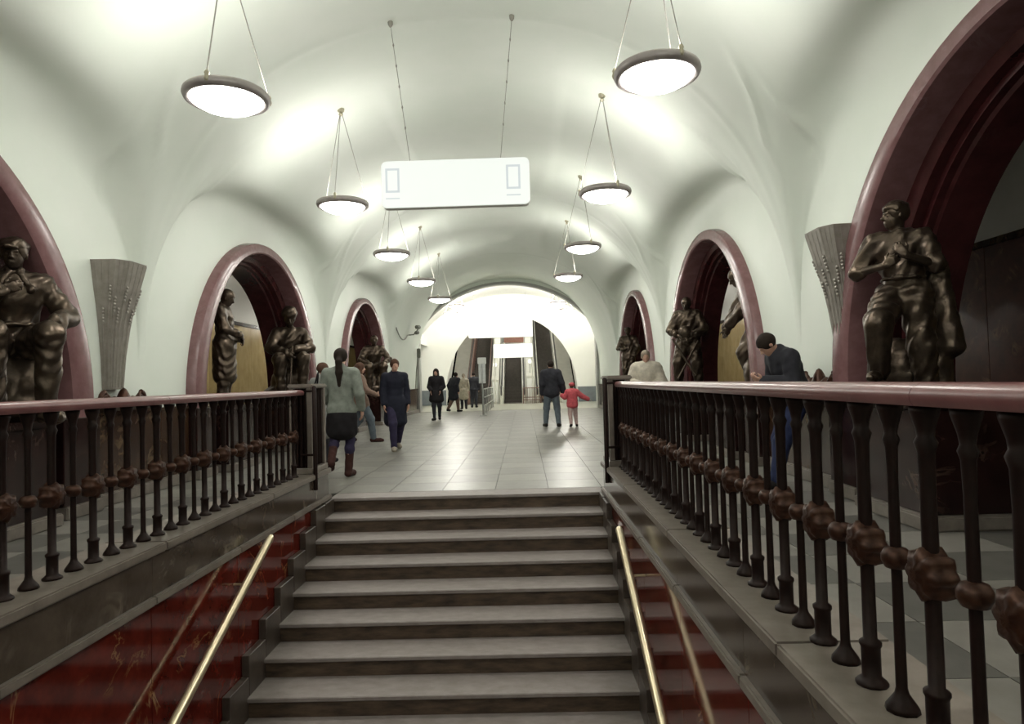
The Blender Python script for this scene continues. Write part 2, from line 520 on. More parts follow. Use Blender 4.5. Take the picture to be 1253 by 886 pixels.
# ------------------------------------------------------------------ side platforms behind the arches
XP0, XP1 = XF + 0.85, 8.6
for sx, sn in ((-1, 'left'), (1, 'right')):
    a, b = sorted((sx * XP1, sx * (XP1 + 0.2)))
    w = struct(box('wall_platform_%s' % sn, a, b, Y_BACK, 34, -0.1, 3.35, 'yellow'))
    ny = 46
    for j in range(12, 40):
        y0 = Y_BACK + j
        if -2 <= y0 <= 24:
            x0, x1 = sorted((sx * (XP1 - 0.02), sx * XP1))
            box('slab', x0, x1, y0 + 0.004, y0 + 0.996, 0.15, 3.3, 'red_brown' if sx > 0 and y0 < 9 else 'yellow', w, 0.004)
    a, b = sorted((sx * (XP1 - 0.06), sx * (XP1 + 0.01)))
    box('cornice', a, b, Y_BACK, 34, 3.3, 3.42, 'dado', w, 0.012, 2)
    # platform vault
    P = []
    for k in range(17):
        t = PI * k / 16
        x = (XP0 + XP1) / 2 - (XP1 - XP0) / 2 * math.cos(t)
        P.append([(sx * x, y, 3.35 + 1.5 * math.sin(t)) for y in np.linspace(Y_BACK, 34, 10)])
    struct(mesh_obj('ceiling_platform_%s' % sn, grid_mesh('platform_vault', P), 'far_plaster'))
    # back faces of the pylons, towards the platform
    bm = bmesh.new()
    yy = set(np.linspace(Y_BACK, 21.9, 200).round(3).tolist())
    for c in YC:
        for k in range(41):
            yy.add(round(c - (AI - 0.14) * math.cos(PI * k / 40), 4))
    prev = None
    for y in sorted(yy):
        zb = arch_z(y, AI - 0.14, BI - 0.12)
        col = [bm.verts.new((sx * XP0, y, zb)), bm.verts.new((sx * XP0, y, 3.7))]
        if prev:
            bm.faces.new((prev[0], col[0], col[1], prev[1]))
        prev = col
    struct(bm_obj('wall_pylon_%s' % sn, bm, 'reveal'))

# ------------------------------------------------------------------ floor
floor = bmesh.new()
add_box(floor, -8.6, 8.6, 0.32, Y_END + 0.5, -0.25, -0.012)
for s in (-1, 1):
    a, b = sorted((s * (SW + 0.06), s * 8.6))
    add_box(floor, a, b, Y_BACK, 0.32, -0.25, -0.012)
floor = struct(bm_obj('floor', floor, 'grout'))
TS = 0.62
def tile_mesh(sx, sy):
    bm = bmesh.new()
    add_box(bm, -sx / 2, sx / 2, -sy / 2, sy / 2, -0.012, 0.0)
    me = bpy.data.meshes.new('tile')
    bmesh.ops.recalc_face_normals(bm, faces=bm.faces[:])
    bm.to_mesh(me)
    bm.free()
    return me
tile_meshes = {}
cells = []
nx = 13
tsx = 8.0 / nx
for j in range(0, 36):
    for i in range(nx):
        cells.append((-4 + tsx * (i + 0.5), 0.32 + TS * (j + 0.5), tsx, TS, 'a' if (i + j) % 2 == 0 else 'b'))
px = (XW - SW - 0.36) / 3
for s in (-1, 1):
    for j in range(0, 13):
        for i in range(3):
            cells.append((s * (SW + 0.36 + px * (i + 0.5)), 0.32 - TS * (j + 0.5), px, TS, 'd' if (i + j) % 2 == 0 else 'c'))
cells = [c for c in cells if c[1] < Y_END]
cells.sort(key=lambda c: (Vector((c[0], c[1], 0)) - CAM).length)
rest = {'a': bmesh.new(), 'b': bmesh.new(), 'c': bmesh.new(), 'd': bmesh.new()}
for n, (x, y, w, h, kind) in enumerate(cells):
    if n < 300:
        key = (round(w, 3), round(h, 3), kind)
        if key not in tile_meshes:
            tile_meshes[key] = tile_mesh(w - 0.006, h - 0.006)
            tile_meshes[key].materials.append(MAT['tile_' + kind])
        o = bpy.data.objects.new('tile', tile_meshes[key])
        o.location = (x, y, 0)
        link(o, floor)
    else:
        add_box(rest[kind], x - w / 2 + 0.003, x + w / 2 - 0.003, y - h / 2 + 0.003, y + h / 2 - 0.003, -0.012, 0.0)
for kind, bm in rest.items():
    if len(bm.verts):
        o = bm_obj('distant_tiles', bm, 'tile_' + kind, floor)
        o['kind'] = 'stuff'
    else:
        bm.free()

# platform floor strips
for s, sn in ((-1, 'left'), (1, 'right')):
    a, b = sorted((s * XW, s * 8.6))
    struct(box('floor_platform_%s' % sn, a, b, Y_BACK, 34, -0.011, 0.0, 'tile_c'))

# ------------------------------------------------------------------ staircase
stairs = struct(empty('staircase', (0, 0, 0)))
tread_me = riser_me = None
for n in range(NSTEP):
    y = -n * RUN
    z = -n * RISE
    st = empty('step', (0, y, z), 0, stairs)
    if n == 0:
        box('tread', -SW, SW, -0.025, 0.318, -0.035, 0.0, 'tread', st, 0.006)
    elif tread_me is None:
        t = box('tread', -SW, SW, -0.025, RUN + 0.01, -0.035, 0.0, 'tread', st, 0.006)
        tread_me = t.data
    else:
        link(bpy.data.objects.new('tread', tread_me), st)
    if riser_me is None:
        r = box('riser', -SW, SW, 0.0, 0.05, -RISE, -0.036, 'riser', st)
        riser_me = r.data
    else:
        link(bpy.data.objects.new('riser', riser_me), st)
struct(box('floor_landing', -SW - 0.1, SW + 0.1, Y_BACK, YL + 0.05, ZL - 0.2, ZL, 'tread'))

# stair well walls: red marble slabs, kerb band, trim, kerb top; stepped skirting
for s, sn in ((-1, 'left'), (1, 'right')):
    x0, x1 = sorted((s * (SW + 0.03), s * (SW + 0.36)))
    well = struct(box('wall_stairwell_%s' % sn, x0, x1, Y_BACK, 0.0, ZL - 0.2, 0.29, 'plinth'))
    k = 0
    yb = -0.04
    while yb > -9.5:
        L = 1.16
        a, b = sorted((s * (SW + 0.005), s * (SW + 0.029)))
        box('slab', a, b, yb - L + 0.003, yb - 0.003 if k else yb, ZL, 0.0, 'red', well)
        a, b = sorted((s * (SW - 0.005), s * (SW + 0.029)))
        box('kerb_slab', a, b, yb - L + 0.002, yb - 0.002 if k else yb, 0.052, 0.285, 'kerb_band', well)
        a, b = sorted((s * (SW - 0.03), s * (SW + 0.029)))
        box('trim_slab', a, b, yb - L + 0.001, yb - 0.001 if k else 0.0, 0.0, 0.05, 'kerb_top', well, 0.008, 2)
        yb -= L
        k += 1
    yb = 0.0
    while yb > -9.5:
        a, b = sorted((s * (SW - 0.03), s * (SW + 0.36)))
        box('coping_slab', a, b, yb - 1.7 + 0.002, yb - 0.002, 0.286, 0.34, 'kerb_top', well, 0.008, 2)
        yb -= 1.7
    for n in range(NSTEP):
        a, b = sorted((s * (SW - 0.055), s * (SW + 0.004)))
        zt = -(n + 1) * RISE
        top = min(zt + 0.30, -0.002)
        box('skirting_block', a, b, -(n + 1) * RUN + 0.02, -n * RUN - 0.004 + 0.02 if n else -0.004, zt - 0.05, top, 'skirting', well, 0.004)

# ------------------------------------------------------------------ balustrades
XR = SW + 0.13
def prof_mesh(name, prof, mat, n=12):
    me = lathe_mesh(name, prof, n)
    me.materials.append(MAT[mat])
    return me
thick_me = prof_mesh('thick_baluster', [(0, 0), (0.044, 0.0), (0.044, 0.008), (0.034, 0.016), (0.026, 0.024), (0.026, 0.105), (0.03, 0.112), (0.03, 0.122), (0.019, 0.13), (0.0185, 0.34),
                                        (0.019, 0.46), (0.018, 0.62), (0.02, 0.70), (0.027, 0.725), (0.02, 0.74), (0.022, 0.76), (0.034, 0.80), (0.036, 0.815), (0, 0.815)], 'iron', 12)
thin_me = prof_mesh('thin_baluster', [(0, 0), (0.043, 0.0), (0.041, 0.012), (0.028, 0.03), (0.018, 0.045), (0.0145, 0.06), (0.0135, 0.34), (0.014, 0.46), (0.0135, 0.62), (0.016, 0.70),
                                      (0.022, 0.72), (0.016, 0.735), (0.02, 0.76), (0.032, 0.80), (0.034, 0.815), (0, 0.815)], 'iron', 10)
ros_me = lathe_mesh('rosette', [(0, -0.040), (0.014, -0.046), (0.024, -0.038), (0.040, -0.040), (0.058, -0.028), (0.063, 0.0), (0.058, 0.028), (0.040, 0.040), (0.024, 0.038), (0.014, 0.046), (0, 0.040)], 32, 8, 0.13, 'x')
ros_me.materials.append(MAT['rosette'])
col_me = lathe_mesh('collar', [(0.012, -0.03), (0.028, -0.026), (0.037, -0.008), (0.037, 0.008), (0.028, 0.024), (0.012, 0.03)], 14)
col_me.materials.append(MAT['rosette'])

def balustrade(s, label):
    root = empty('balustrade', (s * XR, -4.0, 0.34))
    tag(root, label, 'balustrade')
    # stone handrail with a rounded top, in lengths
    prof = [(-0.044, 0.818), (-0.052, 0.83), (-0.054, 0.846), (-0.046, 0.862), (-0.026, 0.872), (0.0, 0.875), (0.026, 0.872), (0.046, 0.862), (0.054, 0.846), (0.052, 0.83), (0.044, 0.818)]
    yb = 3.45
    while yb > -4.6:
        y1 = yb
        y0 = yb - 2.6
        bm = bmesh.new()
        ra = [bm.verts.new((x, y0 + 0.001, z)) for x, z in prof]
        rb = [bm.verts.new((x, y1 - 0.001, z)) for x, z in prof]
        for k in range(len(prof)):
            bm.faces.new((ra[k], ra[(k + 1) % len(prof)], rb[(k + 1) % len(prof)], rb[k]))
        bm.faces.new(ra)
        bm.faces.new(rb[::-1])
        auto_smooth(bm_obj('handrail', bm, 'rail', root), 50)
        yb = y0
    y = 3.45 - 0.08
    k = 0
    # phase so that a rosette stands at y = -5.72 (right) / -4.15 (left)
    ph = (-5.72 if s > 0 else -4.15) + 4.0
    i0 = int(math.floor((3.40 - ph) / 0.155))
    for i in range(i0, i0 - 54, -1):
        y = ph + i * 0.155
        thick = (i % 2 == 0)
        b = bpy.data.objects.new('baluster', thick_me if thick else thin_me)
        b.location = (0, y, 0.001)
        b.rotation_euler = (0, 0, 0)
        link(b, root)
        q = bpy.data.objects.new('rosette' if thick else 'collar', ros_me if thick else col_me)
        q.location = (0, 0, 0.404)
        link(q, b)
    # newel pier at the head of the stairs
    nw = empty('newel', (0, 3.72, 0), 0, root)
    hx, hy = 0.115, 0.25
    H = 0.93
    for ax in (-1, 1):
        for ay in (-1, 1):
            cx, cy = ax * (hx - 0.025), ay * (hy - 0.035)
            box('corner_post', cx - 0.025, cx + 0.025, cy - 0.035, cy + 0.035, 0.06, H - 0.04, 'kerb_top', nw, 0.006)
    box('base_stone', -hx - 0.012, hx + 0.012, -hy - 0.012, hy + 0.012, 0.001, 0.06, 'kerb_top', nw, 0.006)
    box('cap_stone', -hx - 0.015, hx + 0.015, -hy - 0.015, hy + 0.015, H - 0.04, H + 0.005, 'kerb_top', nw, 0.012, 2)
    box('core', -hx + 0.05, hx - 0.05, -hy + 0.05, hy - 0.05, 0.06, H - 0.04, 'iron', nw)
    for ax in (-1, 1):
        for j in range(7):
            yy = -hy + 0.095 + j * (2 * hy - 0.19) / 6
            tube('grille_bar', [(ax * (hx - 0.03), yy, 0.07), (ax * (hx - 0.03), yy, H - 0.045)], 0.014, 'iron', nw, 8)
    for ay in (-1, 1):
        for j in range(3):
            xx = -0.045 + 0.045 * j
            tube('grille_bar', [(xx, ay * (hy - 0.03), 0.07), (xx, ay * (hy - 0.03), H - 0.045)], 0.014, 'iron', nw, 8)
    # dark metal post clamped to the stair side of the pier, running down past the kerb
    px_ = -s * 0.155
    tube('side_post', [(px_, -hy - 0.02, -0.16), (px_, -hy - 0.02, 0.90), (px_, -hy - 0.02, 0.915)], [0.022, 0.022, 0.012], 'iron', nw, 12)
    for zz in (0.2, 0.86):
        tube('side_post_clamp', [(px_, -hy - 0.02, zz), (0, -hy - 0.005 + 0.03, zz)], 0.012, 'iron', nw, 8)
    return root

balustrade(1, 'red-railed metal balustrade on the kerb between the stairs and the man in dark jacket')
balustrade(-1, 'red-railed metal balustrade on the kerb, its newel beside the woman with the ponytail')

# brass stair handrails
for s, lab in ((-1, 'sloping brass handrail on the red marble wall below the ponytailed woman'), (1, 'sloping brass handrail on the stair wall below the man in dark jacket')):
    y0, z0 = -2.02, 0.05
    y1, z1 = -6.2, 0.05 - 4.18 * RISE / RUN * 1.03
    root = empty('stair_handrail', (s * 1.40, y0, z0))
    tag(root, lab, 'handrail')
    d = Vector((0, y1 - y0, z1 - z0))
    tube('rail', [(0, 0, 0), d * 0.004, d * 0.01, d * 0.5, d], [0.016, 0.027, 0.03, 0.03, 0.03], 'brass', root, 14)
    for f in (0.10, 0.52, 0.95):
        p = d * f
        tube('bracket', [p + Vector((0, 0, -0.02)), p + Vector((s * 0.03, 0, -0.06)), p + Vector((s * 0.127, 0, -0.06))], 0.009, 'brass', root, 8)

# ------------------------------------------------------------------ pendant lamps
dome = lathe_mesh('glass_bowl', [(0, -0.115), (0.08, -0.111), (0.16, -0.097), (0.24, -0.07), (0.30, -0.035), (0.325, -0.005), (0.33, 0.01), (0.31, 0.022), (0.0, 0.05)], 40)
dome.materials.append(MAT['glass'])
dome.materials.append(MAT['glass_top'])
for p_ in dome.polygons:
    if p_.center.z > 0.004:
        p_.material_index = 1
rim = lathe_mesh('rim', [(0.325, -0.012), (0.345, -0.022), (0.372, -0.012), (0.385, 0.02), (0.38, 0.05), (0.362, 0.068), (0.342, 0.06), (0.332, 0.03), (0.325, -0.012)], 44)
rim.materials.append(MAT['rim'])
lug = lathe_mesh('lug', [(0, -0.03), (0.018, -0.026), (0.026, 0.0), (0.018, 0.03), (0.024, 0.045), (0.012, 0.07), (0, 0.075)], 10)
lug.materials.append(MAT['gilt'])
def pendant(x, y, z, ztop, label, group, rot=0.5, watts=None):
    root = empty('pendant_lamp', (x, y, z), 0)
    tag(root, label, 'lamp', group)
    link(bpy.data.objects.new('glass_bowl', dome), root)
    link(bpy.data.objects.new('rim', rim), root)
    H = ztop - z
    for k in range(3):
        a = rot + 2 * PI * k / 3
        g = bpy.data.objects.new('lug', lug)
        g.location = (0.372 * math.cos(a), 0.372 * math.sin(a), 0.035)
        link(g, root)
        tube('chain', [(0.372 * math.cos(a), 0.372 * math.sin(a), 0.09), (0.02 * math.cos(a), 0.02 * math.sin(a), H - 0.07)], 0.0055, 'chain', root, 6)
    tube('ceiling_hook', [(0, 0, H - 0.10), (0, 0, H - 0.08), (0, 0, H - 0.05), (0, 0, H - 0.03), (0, 0, H + 0.01)], [0.012, 0.035, 0.022, 0.05, 0.055], 'gilt', root, 12)
    ld = bpy.data.lights.new('bulb', 'POINT')
    ld.energy = LAMP_WATTS if watts is None else watts
    ld.color = LAMP_COL
    ld.shadow_soft_size = 0.10
    lo = bpy.data.objects.new('bulb', ld)
    lo.location = (0, 0, 0.22)
    link(lo, root)
    return root

for x, y in ((-1.96, -9.0), (1.96, -9.0), (-1.96, -5.2), (1.96, -5.2), (-2.02, -1.32), (1.94, -1.5), (-1.97, 2.45), (1.94, 2.27), (-2.0, 6.3), (1.96, 6.15), (-1.96, 10.04), (1.92, 9.95), (-1.95, 13.8)):
    pendant(x, y, 3.94, zvault(x, y), 'round white lamp with bronze rim, in the row over the ' + ('ponytailed woman' if x < 0 else 'child in pink') , 'row of pendant lamps over the ' + ('ponytailed woman' if x < 0 else 'child in pink'), 0.5 + (0.4 if x > 0 else 0))

# ------------------------------------------------------------------ hanging lightbox sign
def rounded_plate(bm, w, h, d, r, n=6, y=0.0):
    pts = []
    for cx, cz, a0 in ((w / 2 - r, h / 2 - r, 0), (-w / 2 + r, h / 2 - r, PI / 2), (-w / 2 + r, -h / 2 + r, PI), (w / 2 - r, -h / 2 + r, 1.5 * PI)):
        for k in range(n + 1):
            a = a0 + PI / 2 * k / n
            pts.append((cx + r * math.cos(a), cz + r * math.sin(a)))
    fa = [bm.verts.new((x, y - d / 2, z)) for x, z in pts]
    fb = [bm.verts.new((x, y + d / 2, z)) for x, z in pts]
    bm.faces.new(fa)
    bm.faces.new(fb[::-1])
    m = len(pts)
    for k in range(m):
        bm.faces.new((fa[k], fb[k], fb[(k + 1) % m], fa[(k + 1) % m]))

sg = empty('hanging_sign', (-0.085, 0.6, 3.66))
tag(sg, 'white illuminated hanging sign board with two pale outlined panels', 'sign')
bm = bmesh.new(); rounded_plate(bm, 1.80, 0.575, 0.10, 0.07)
bm_obj('casing', bm, 'white_metal', sg)
bm = bmesh.new(); rounded_plate(bm, 1.79, 0.565, 0.012, 0.066, y=-0.057)
bm_obj('light_face', bm, 'lightbox', sg)
for cx in (-0.76, 0.70):
    bm = bmesh.new()
    for x0, x1, z0, z1 in ((-0.085, 0.085, 0.17, 0.195), (-0.085, -0.06, -0.08, 0.17), (0.06, 0.085, -0.08, 0.17), (-0.085, 0.085, -0.10, -0.075), (-0.085, 0.085, -0.18, -0.165)):
        add_box(bm, cx + x0, cx + x1, -0.067, -0.0635, z0, z1)
    bm_obj('printed_panel', bm, 'lightbox_print', sg)
for x0, x1 in ((-0.55, -0.755), (0.55, 0.735)):
    zt = zvault(x1 - 0.085, 0.6) - 3.66
    tube('hanger_chain', [(x0, 0, 0.28), (x1, 0, zt - 0.03)], 0.004, 'chain', sg, 6)
    for f in (0.25, 0.4, 0.55, 0.7, 0.85):
        c = Vector((x0 + (x1 - x0) * f, 0, 0.28 + (zt - 0.31) * f))
        tube('chain_link', [c - Vector((0, 0, 0.02)), c, c + Vector((0, 0, 0.02))], [0.006, 0.011, 0.006], 'chain', sg, 6)
    tube('ceiling_hook', [(x1, 0, zt - 0.06), (x1, 0, zt - 0.03), (x1, 0, zt + 0.02)], [0.012, 0.03, 0.035], 'chain', sg, 10)

# ------------------------------------------------------------------ sheaf-shaped vents and bronze crests on the pylons
def sheaf(s, yc, label):
    root = empty('wall_vent', (s * XW, yc, 1.275))
    tag(root, label, 'vent')
    # half-hexagon shaft flaring upwards: section points (outward, along y) as fractions
    sec = [(0.0, -0.5), (0.75, -0.46), (1.0, -0.25), (1.0, 0.25), (0.75, 0.46), (0.0, 0.5)]
    def ring(z, w, d):
        return [(-s * (d * a + 0.002), w * b, z) for a, b in sec]
    levels = [(0.0, 0.27, 0.10), (0.36, 0.31, 0.125), (0.72, 0.39, 0.17), (0.96, 0.47, 0.225), (1.10, 0.53, 0.27), (1.42, 0.64, 0.35)]
    bm = bmesh.new()
    rings = [[bm.verts.new(p) for p in ring(*l)] for l in levels]
    for a, b in zip(rings, rings[1:]):
        for k in range(len(sec) - 1):
            bm.faces.new((a[k], a[k + 1], b[k + 1], b[k]))
    bm.faces.new(rings[-1])
    bm.faces.new(rings[0][::-1])
    bm_obj('shaft', bm, 'vent', root)
    # stalks with ears of grain
    def surf(u, zi, off):
        # u in 0..1 along the section, zi = z
        for (za, wa, da), (zb, wb, db) in zip(levels, levels[1:]):
            if za <= zi <= zb:
                f = (zi - za) / (zb - za)
                w, d = wa + (wb - wa) * f, da + (db - da) * f
        t = u * (len(sec) - 1)
        k = min(int(t), len(sec) - 2)
        f = t - k
        a = sec[k][0] + (sec[k + 1][0] - sec[k][0]) * f
        b = sec[k][1] + (sec[k + 1][1] - sec[k][1]) * f
        return Vector((-s * (d * a + off), w * b * (1 + off), zi))
    ear = None
    nst = 11
    for i in range(nst):
        u = 0.08 + 0.84 * i / (nst - 1)
        ze = 0.78 + 0.12 * ((i * 5) % 3)
        pts = [surf(u, z, 0.004) for z in np.linspace(0.02, ze, 6)]
        tube('stalk', pts, [0.010, 0.010, 0.011, 0.012, 0.012, 0.008], 'vent', root, 6)
        bm = bmesh.new()
        for j in range(5):
            z = ze - 0.03 + j * 0.035
            if z < 1.4:
                c = surf(u, z, 0.012)
                m = Matrix.Translation(c) @ Matrix.Diagonal((0.014, 0.016, 0.021, 1))
                bmesh.ops.create_icosphere(bm, subdivisions=1, radius=1.0, matrix=m)
        bm_obj('grain_ear', bm, 'vent_pale', root, True)
    # fine reeding of the hood
    for i in range(17):
        u = 0.03 + 0.94 * i / 16
        tube('hood_reed', [surf(u, z, 0.001) for z in (1.06, 1.25, 1.405)], 0.006, 'vent', root, 5)
    return root

sheaf(-1, 0.02, 'flared fluted bronze vent beside the arch with the seated coated statue')
sheaf(1, -0.60, 'flared fluted bronze vent beside the arch with the statue holding a hand to its chest')

def scroll_pts(cx, cz, r0, turns, sgn, n=26):
    out = []
    for k in range(n):
        t = k / (n - 1)
        a = turns * 2 * PI * t
        r = r0 * (1 - 0.82 * t)
        out.append((cx + sgn * r * math.sin(a), cz + r * math.cos(a)))
    return out

def crest(s, yc, label):
    root = empty('bronze_crest', (s * (XW - 0.10), yc, 1.036))
    tag(root, label, 'ornament')
    bm = bmesh.new()
    add_box(bm, -0.085, 0.085, -0.42, 0.42, 0, 0.045)
    bmesh.ops.bevel(bm, geom=bm.edges[:], offset=0.012, segments=2, affect='EDGES')
    bm_obj('ledge', bm, 'bronze_dark', root)
    # swelling cushion between two scrolls
    P = []
    for i in range(25):
        t = -1 + 2 * i / 24
        h = 0.06 + 0.105 * math.exp(-(t * 2.2) ** 2) + 0.05 * math.cos(t * 9)
        P.append([(0.075 * math.cos(PI * j / 8), 0.26 * t, 0.045 + max(h, 0.01) * math.sin(PI * j / 8)) for j in range(9)])
    mesh_obj('swag', grid_mesh('swag', P), 'rosette', root)
    for sg_ in (-1, 1):
        pts = [(0, p[0], p[1]) for p in scroll_pts(sg_ * 0.34, 0.125, 0.085, 1.6, sg_)]
        tube('scroll', pts, [0.028 * (1 - 0.6 * k / 25) for k in range(26)], 'rosette', root, 10)
        tube('leaf', [(0, sg_ * 0.20, 0.05), (0, sg_ * 0.26, 0.12), (0, sg_ * 0.33, 0.21)], [0.03, 0.035, 0.012], 'rosette', root, 8)
    return root
crest(-1, 0.12, 'dark bronze scrolled crest under the vent, near the seated coated statue')
crest(1, -0.08, 'dark bronze scrolled crest on the dado behind the man in dark jacket')

# ------------------------------------------------------------------ end portal
def seg_z(x, R=4.87, zc=0.66):
    return zc + math.sqrt(R * R - x * x)
bm = bmesh.new()
xsn = [3.87 * (-1 + 2 * k / 60) for k in range(61)]
def portal_face(y, flip):
    prev = None
    for x in [-4.6] + xsn + [4.6]:
        zb = seg_z(x) if abs(x) <= 3.871 else 0.0
        pass
for y in (Y_END, Y_END + 0.45):
    lo = [bm.verts.new((x, y, seg_z(x))) for x in xsn]
    hi = [bm.verts.new((x * 1.0, y, 6.6)) for x in xsn]
    for k in range(60):
        bm.faces.new((lo[k], lo[k + 1], hi[k + 1], hi[k]))
    for sg_ in (-1, 1):
        v = [bm.verts.new((sg_ * a, y, z)) for a, z in ((3.87, 0), (6.2, 0), (6.2, 6.6), (3.87, 6.6))]
        bm.faces.new(v)
struct(bm_obj('wall_portal', bm, 'plaster'))
# portal soffit and jambs, their shade painted in as grey
P = []
path = [(-3.87, 0), (-3.87, 1.8)] + [(x, seg_z(x)) for x in xsn] + [(3.87, 1.8), (3.87, 0)]
for dy, off in ((-0.03, 0.09), (-0.03, 0.0), (0.0, -0.012), (0.48, -0.012)):
    P.append([(x + (off if x > 0 else -off) * (1 if abs(x) > 3.86 else abs(x) / 3.87), Y_END + dy, z + (off if z > 3.0 else 0)) for x, z in path])
lin = mesh_obj('trim_portal', grid_mesh('portal_soffit', P), 'soffit_shade')
auto_smooth(lin, 35)
struct(lin)

# ------------------------------------------------------------------ far escalator hall
YF0, YF1, XH = Y_END + 0.45, 30.0, 5.6
P = []
for k in range(41):
    t = PI * k / 40
    P.append([(-XH * math.cos(t), y, 2.2 + 4.0 * math.sin(t)) for y in np.linspace(YF0, YF1, 8)])
struct(mesh_obj('ceiling_far_hall', grid_mesh('far_vault', P), 'far_plaster'))
struct(box('floor_far_hall', -XH, XH, Y_END, YF1 + 0.6, -0.2, 0.001, 'far_floor'))
for s, sn in ((-1, 'left'), (1, 'right')):
    a, b = sorted((s * XH, s * (XH + 0.2)))
    struct(box('wall_far_%s' % sn, a, b, YF0, YF1, 0, 2.25, 'far_plaster'))
    a, b = sorted((s * (XH - 0.04), s * XH))
    struct(box('baseboard_far_%s' % sn, a, b, YF0, YF1, 0.002, 0.85, 'far_dado'))
# end wall with the mouth of the escalator tunnel
TA, TB = 3.7, 4.35
bm = bmesh.new()
n = 48
inner = [(-TA * math.cos(PI * k / n), 0.6 + TB * math.sin(PI * k / n)) for k in range(n + 1)]
inner = [(-TA, 0.0)] + inner + [(TA, 0.0)]
vi = [bm.verts.new((x, YF1, z)) for x, z in inner]
vo = []
for x, z in inner:
    if z <= 0.6:
        vo.append(bm.verts.new((math.copysign(XH, x), YF1, z)))
    else:
        l = max(abs(x) / XH, (z - 0.6) / 5.7, 1e-3)
        vo.append(bm.verts.new((x / l, YF1, 0.6 + (z - 0.6) / l)))
for k in range(len(inner) - 1):
    bm.faces.new((vi[k], vi[k + 1], vo[k + 1], vo[k]))
struct(bm_obj('wall_far_end', bm, 'far_plaster'))
for s in (-1, 1):
    a, b = sorted((s * (TA + 0.02), s * XH))
    struct(box('baseboard_far_end', a, b, YF1 - 0.04, YF1 - 0.001, 0.002, 0.85, 'far_dado'))
# sloping tunnel
T30 = math.tan(math.radians(30))
P = []
for x, z in inner:
    P.append([(x, YF1 + d, z + (d * T30 if d > 0 else 0)) for d in (0.0, 1.0, 14.0)])
struct(mesh_obj('ceiling_tunnel', grid_mesh('tunnel', P), 'far_plaster'))
bm = bmesh.new()
v = [[bm.verts.new((sx * TA, YF1 + d, z)) for sx in (-1, 1)] for d, z in ((0, -0.02), (0.95, -0.02), (14, -0.02 + 13.05 * T30))]
for a, b in zip(v, v[1:]):
    bm.faces.new((a[0], a[1], b[1], b[0]))
struct(bm_obj('floor_tunnel', bm, 'esc_side'))
struct(box('wall_tunnel_end', -TA, TA, YF1 + 14, YF1 + 14.2, 6, 14, 'far_plaster'))

def escalator(x, label, side, nst=34):
    root = empty('escalator', (x, YF1, 0))
    tag(root, label, 'escalator', None)
    stm = None
    for k in range(nst):
        y = 0.55 + 0.30 * k
        z = 0.02 + 0.30 * max(k - 0.6, 0) * T30
        if stm is None:
            o = box('step', -0.5, 0.5, 0, 0.31, -0.12, 0.12, 'esc_step', root)
            stm = o.data
        else:
            o = link(bpy.data.objects.new('step', stm), root)
        o.location = (0, y, z)
    box('comb_plate', -0.5, 0.5, -0.3, 0.55, 0.005, 0.03, 'esc_step', root)
    L = 0.30 * nst + 0.5
    for sg_ in (-1, 1):
        a, b = sorted((sg_ * 0.52, sg_ * 0.74))
        bm = bmesh.new()
        prof = [(-0.45, 0.0), (-0.55, 0.55), (-0.45, 0.95), (0.45, 0.98), (L, 0.98 + (L - 0.45) * T30), (L, (L - 0.9) * T30), (0.9, 0.0)]
        fa = [bm.verts.new((a, y, z)) for y, z in prof]
        fb = [bm.verts.new((b, y, z)) for y, z in prof]
        bm.faces.new(fa); bm.faces.new(fb[::-1])
        for k in range(len(prof)):
            bm.faces.new((fa[k], fa[(k + 1) % len(prof)], fb[(k + 1) % len(prof)], fb[k]))
        bm_obj('side_panel', bm, side, root)
        cxm = (a + b) / 2
        tube('moving_handrail', [(cxm, -0.40, 0.35), (cxm, -0.60, 0.6), (cxm, -0.50, 0.96), (cxm, 0.45, 1.03), (cxm, L, 1.03 + (L - 0.45) * T30)], 0.045, 'rubber', root, 8)
    return root
escalator(-1.88, 'escalator with brown wooden side panels behind the people in dark coats', 'esc_wood')
escalator(0.05, 'middle escalator under the red-brown board', 'esc_side')
escalator(2.05, 'pale-sided escalator rising behind the man in jeans', 'esc_side')
# cream machine housings between the escalators
for x0, x1, h, lab in ((-1.12, -0.72, 1.35, 'cream housing between the wooden-sided and the middle escalator'), (0.82, 1.28, 1.5, 'cream housing behind the low brown barrier')):
    root = empty('escalator_housing', ((x0 + x1) / 2, YF1, 0))
    tag(root, lab, 'housing')
    w = (x1 - x0) / 2
    bm = bmesh.new()
    prof = [(-0.35, 0), (-0.35, h), (0.3, h + 0.25), (9, h + 0.25 + 8.7 * T30), (9, 4.5), (0.9, 0)]
    fa = [bm.verts.new((-w, y, z)) for y, z in prof]
    fb = [bm.verts.new((w, y, z)) for y, z in prof]
    bm.faces.new(fa); bm.faces.new(fb[::-1])
    for k in range(len(prof)):
        bm.faces.new((fa[k], fa[(k + 1) % len(prof)], fb[(k + 1) % len(prof)], fb[k]))
    bm_obj('cladding', bm, 'esc_side', root)
    box('front_panel', -w + 0.05, w - 0.05, -0.365, -0.349, 0.12, h - 0.12, 'white_metal', root, 0.005)
    tube('lamp_stem', [(0, 0.2, h + 0.2), (0, 0.2, h + 0.75)], 0.025, 'steel', root, 8)
    me = lathe_mesh('globe', [(0, -0.12), (0.07, -0.1), (0.12, 0), (0.07, 0.1), (0, 0.12)], 14)
    me.materials.append(MAT['lightbox_far'])
    g = link(bpy.data.objects.new('globe', me), root)
    g.location = (0, 0.2, h + 0.85)

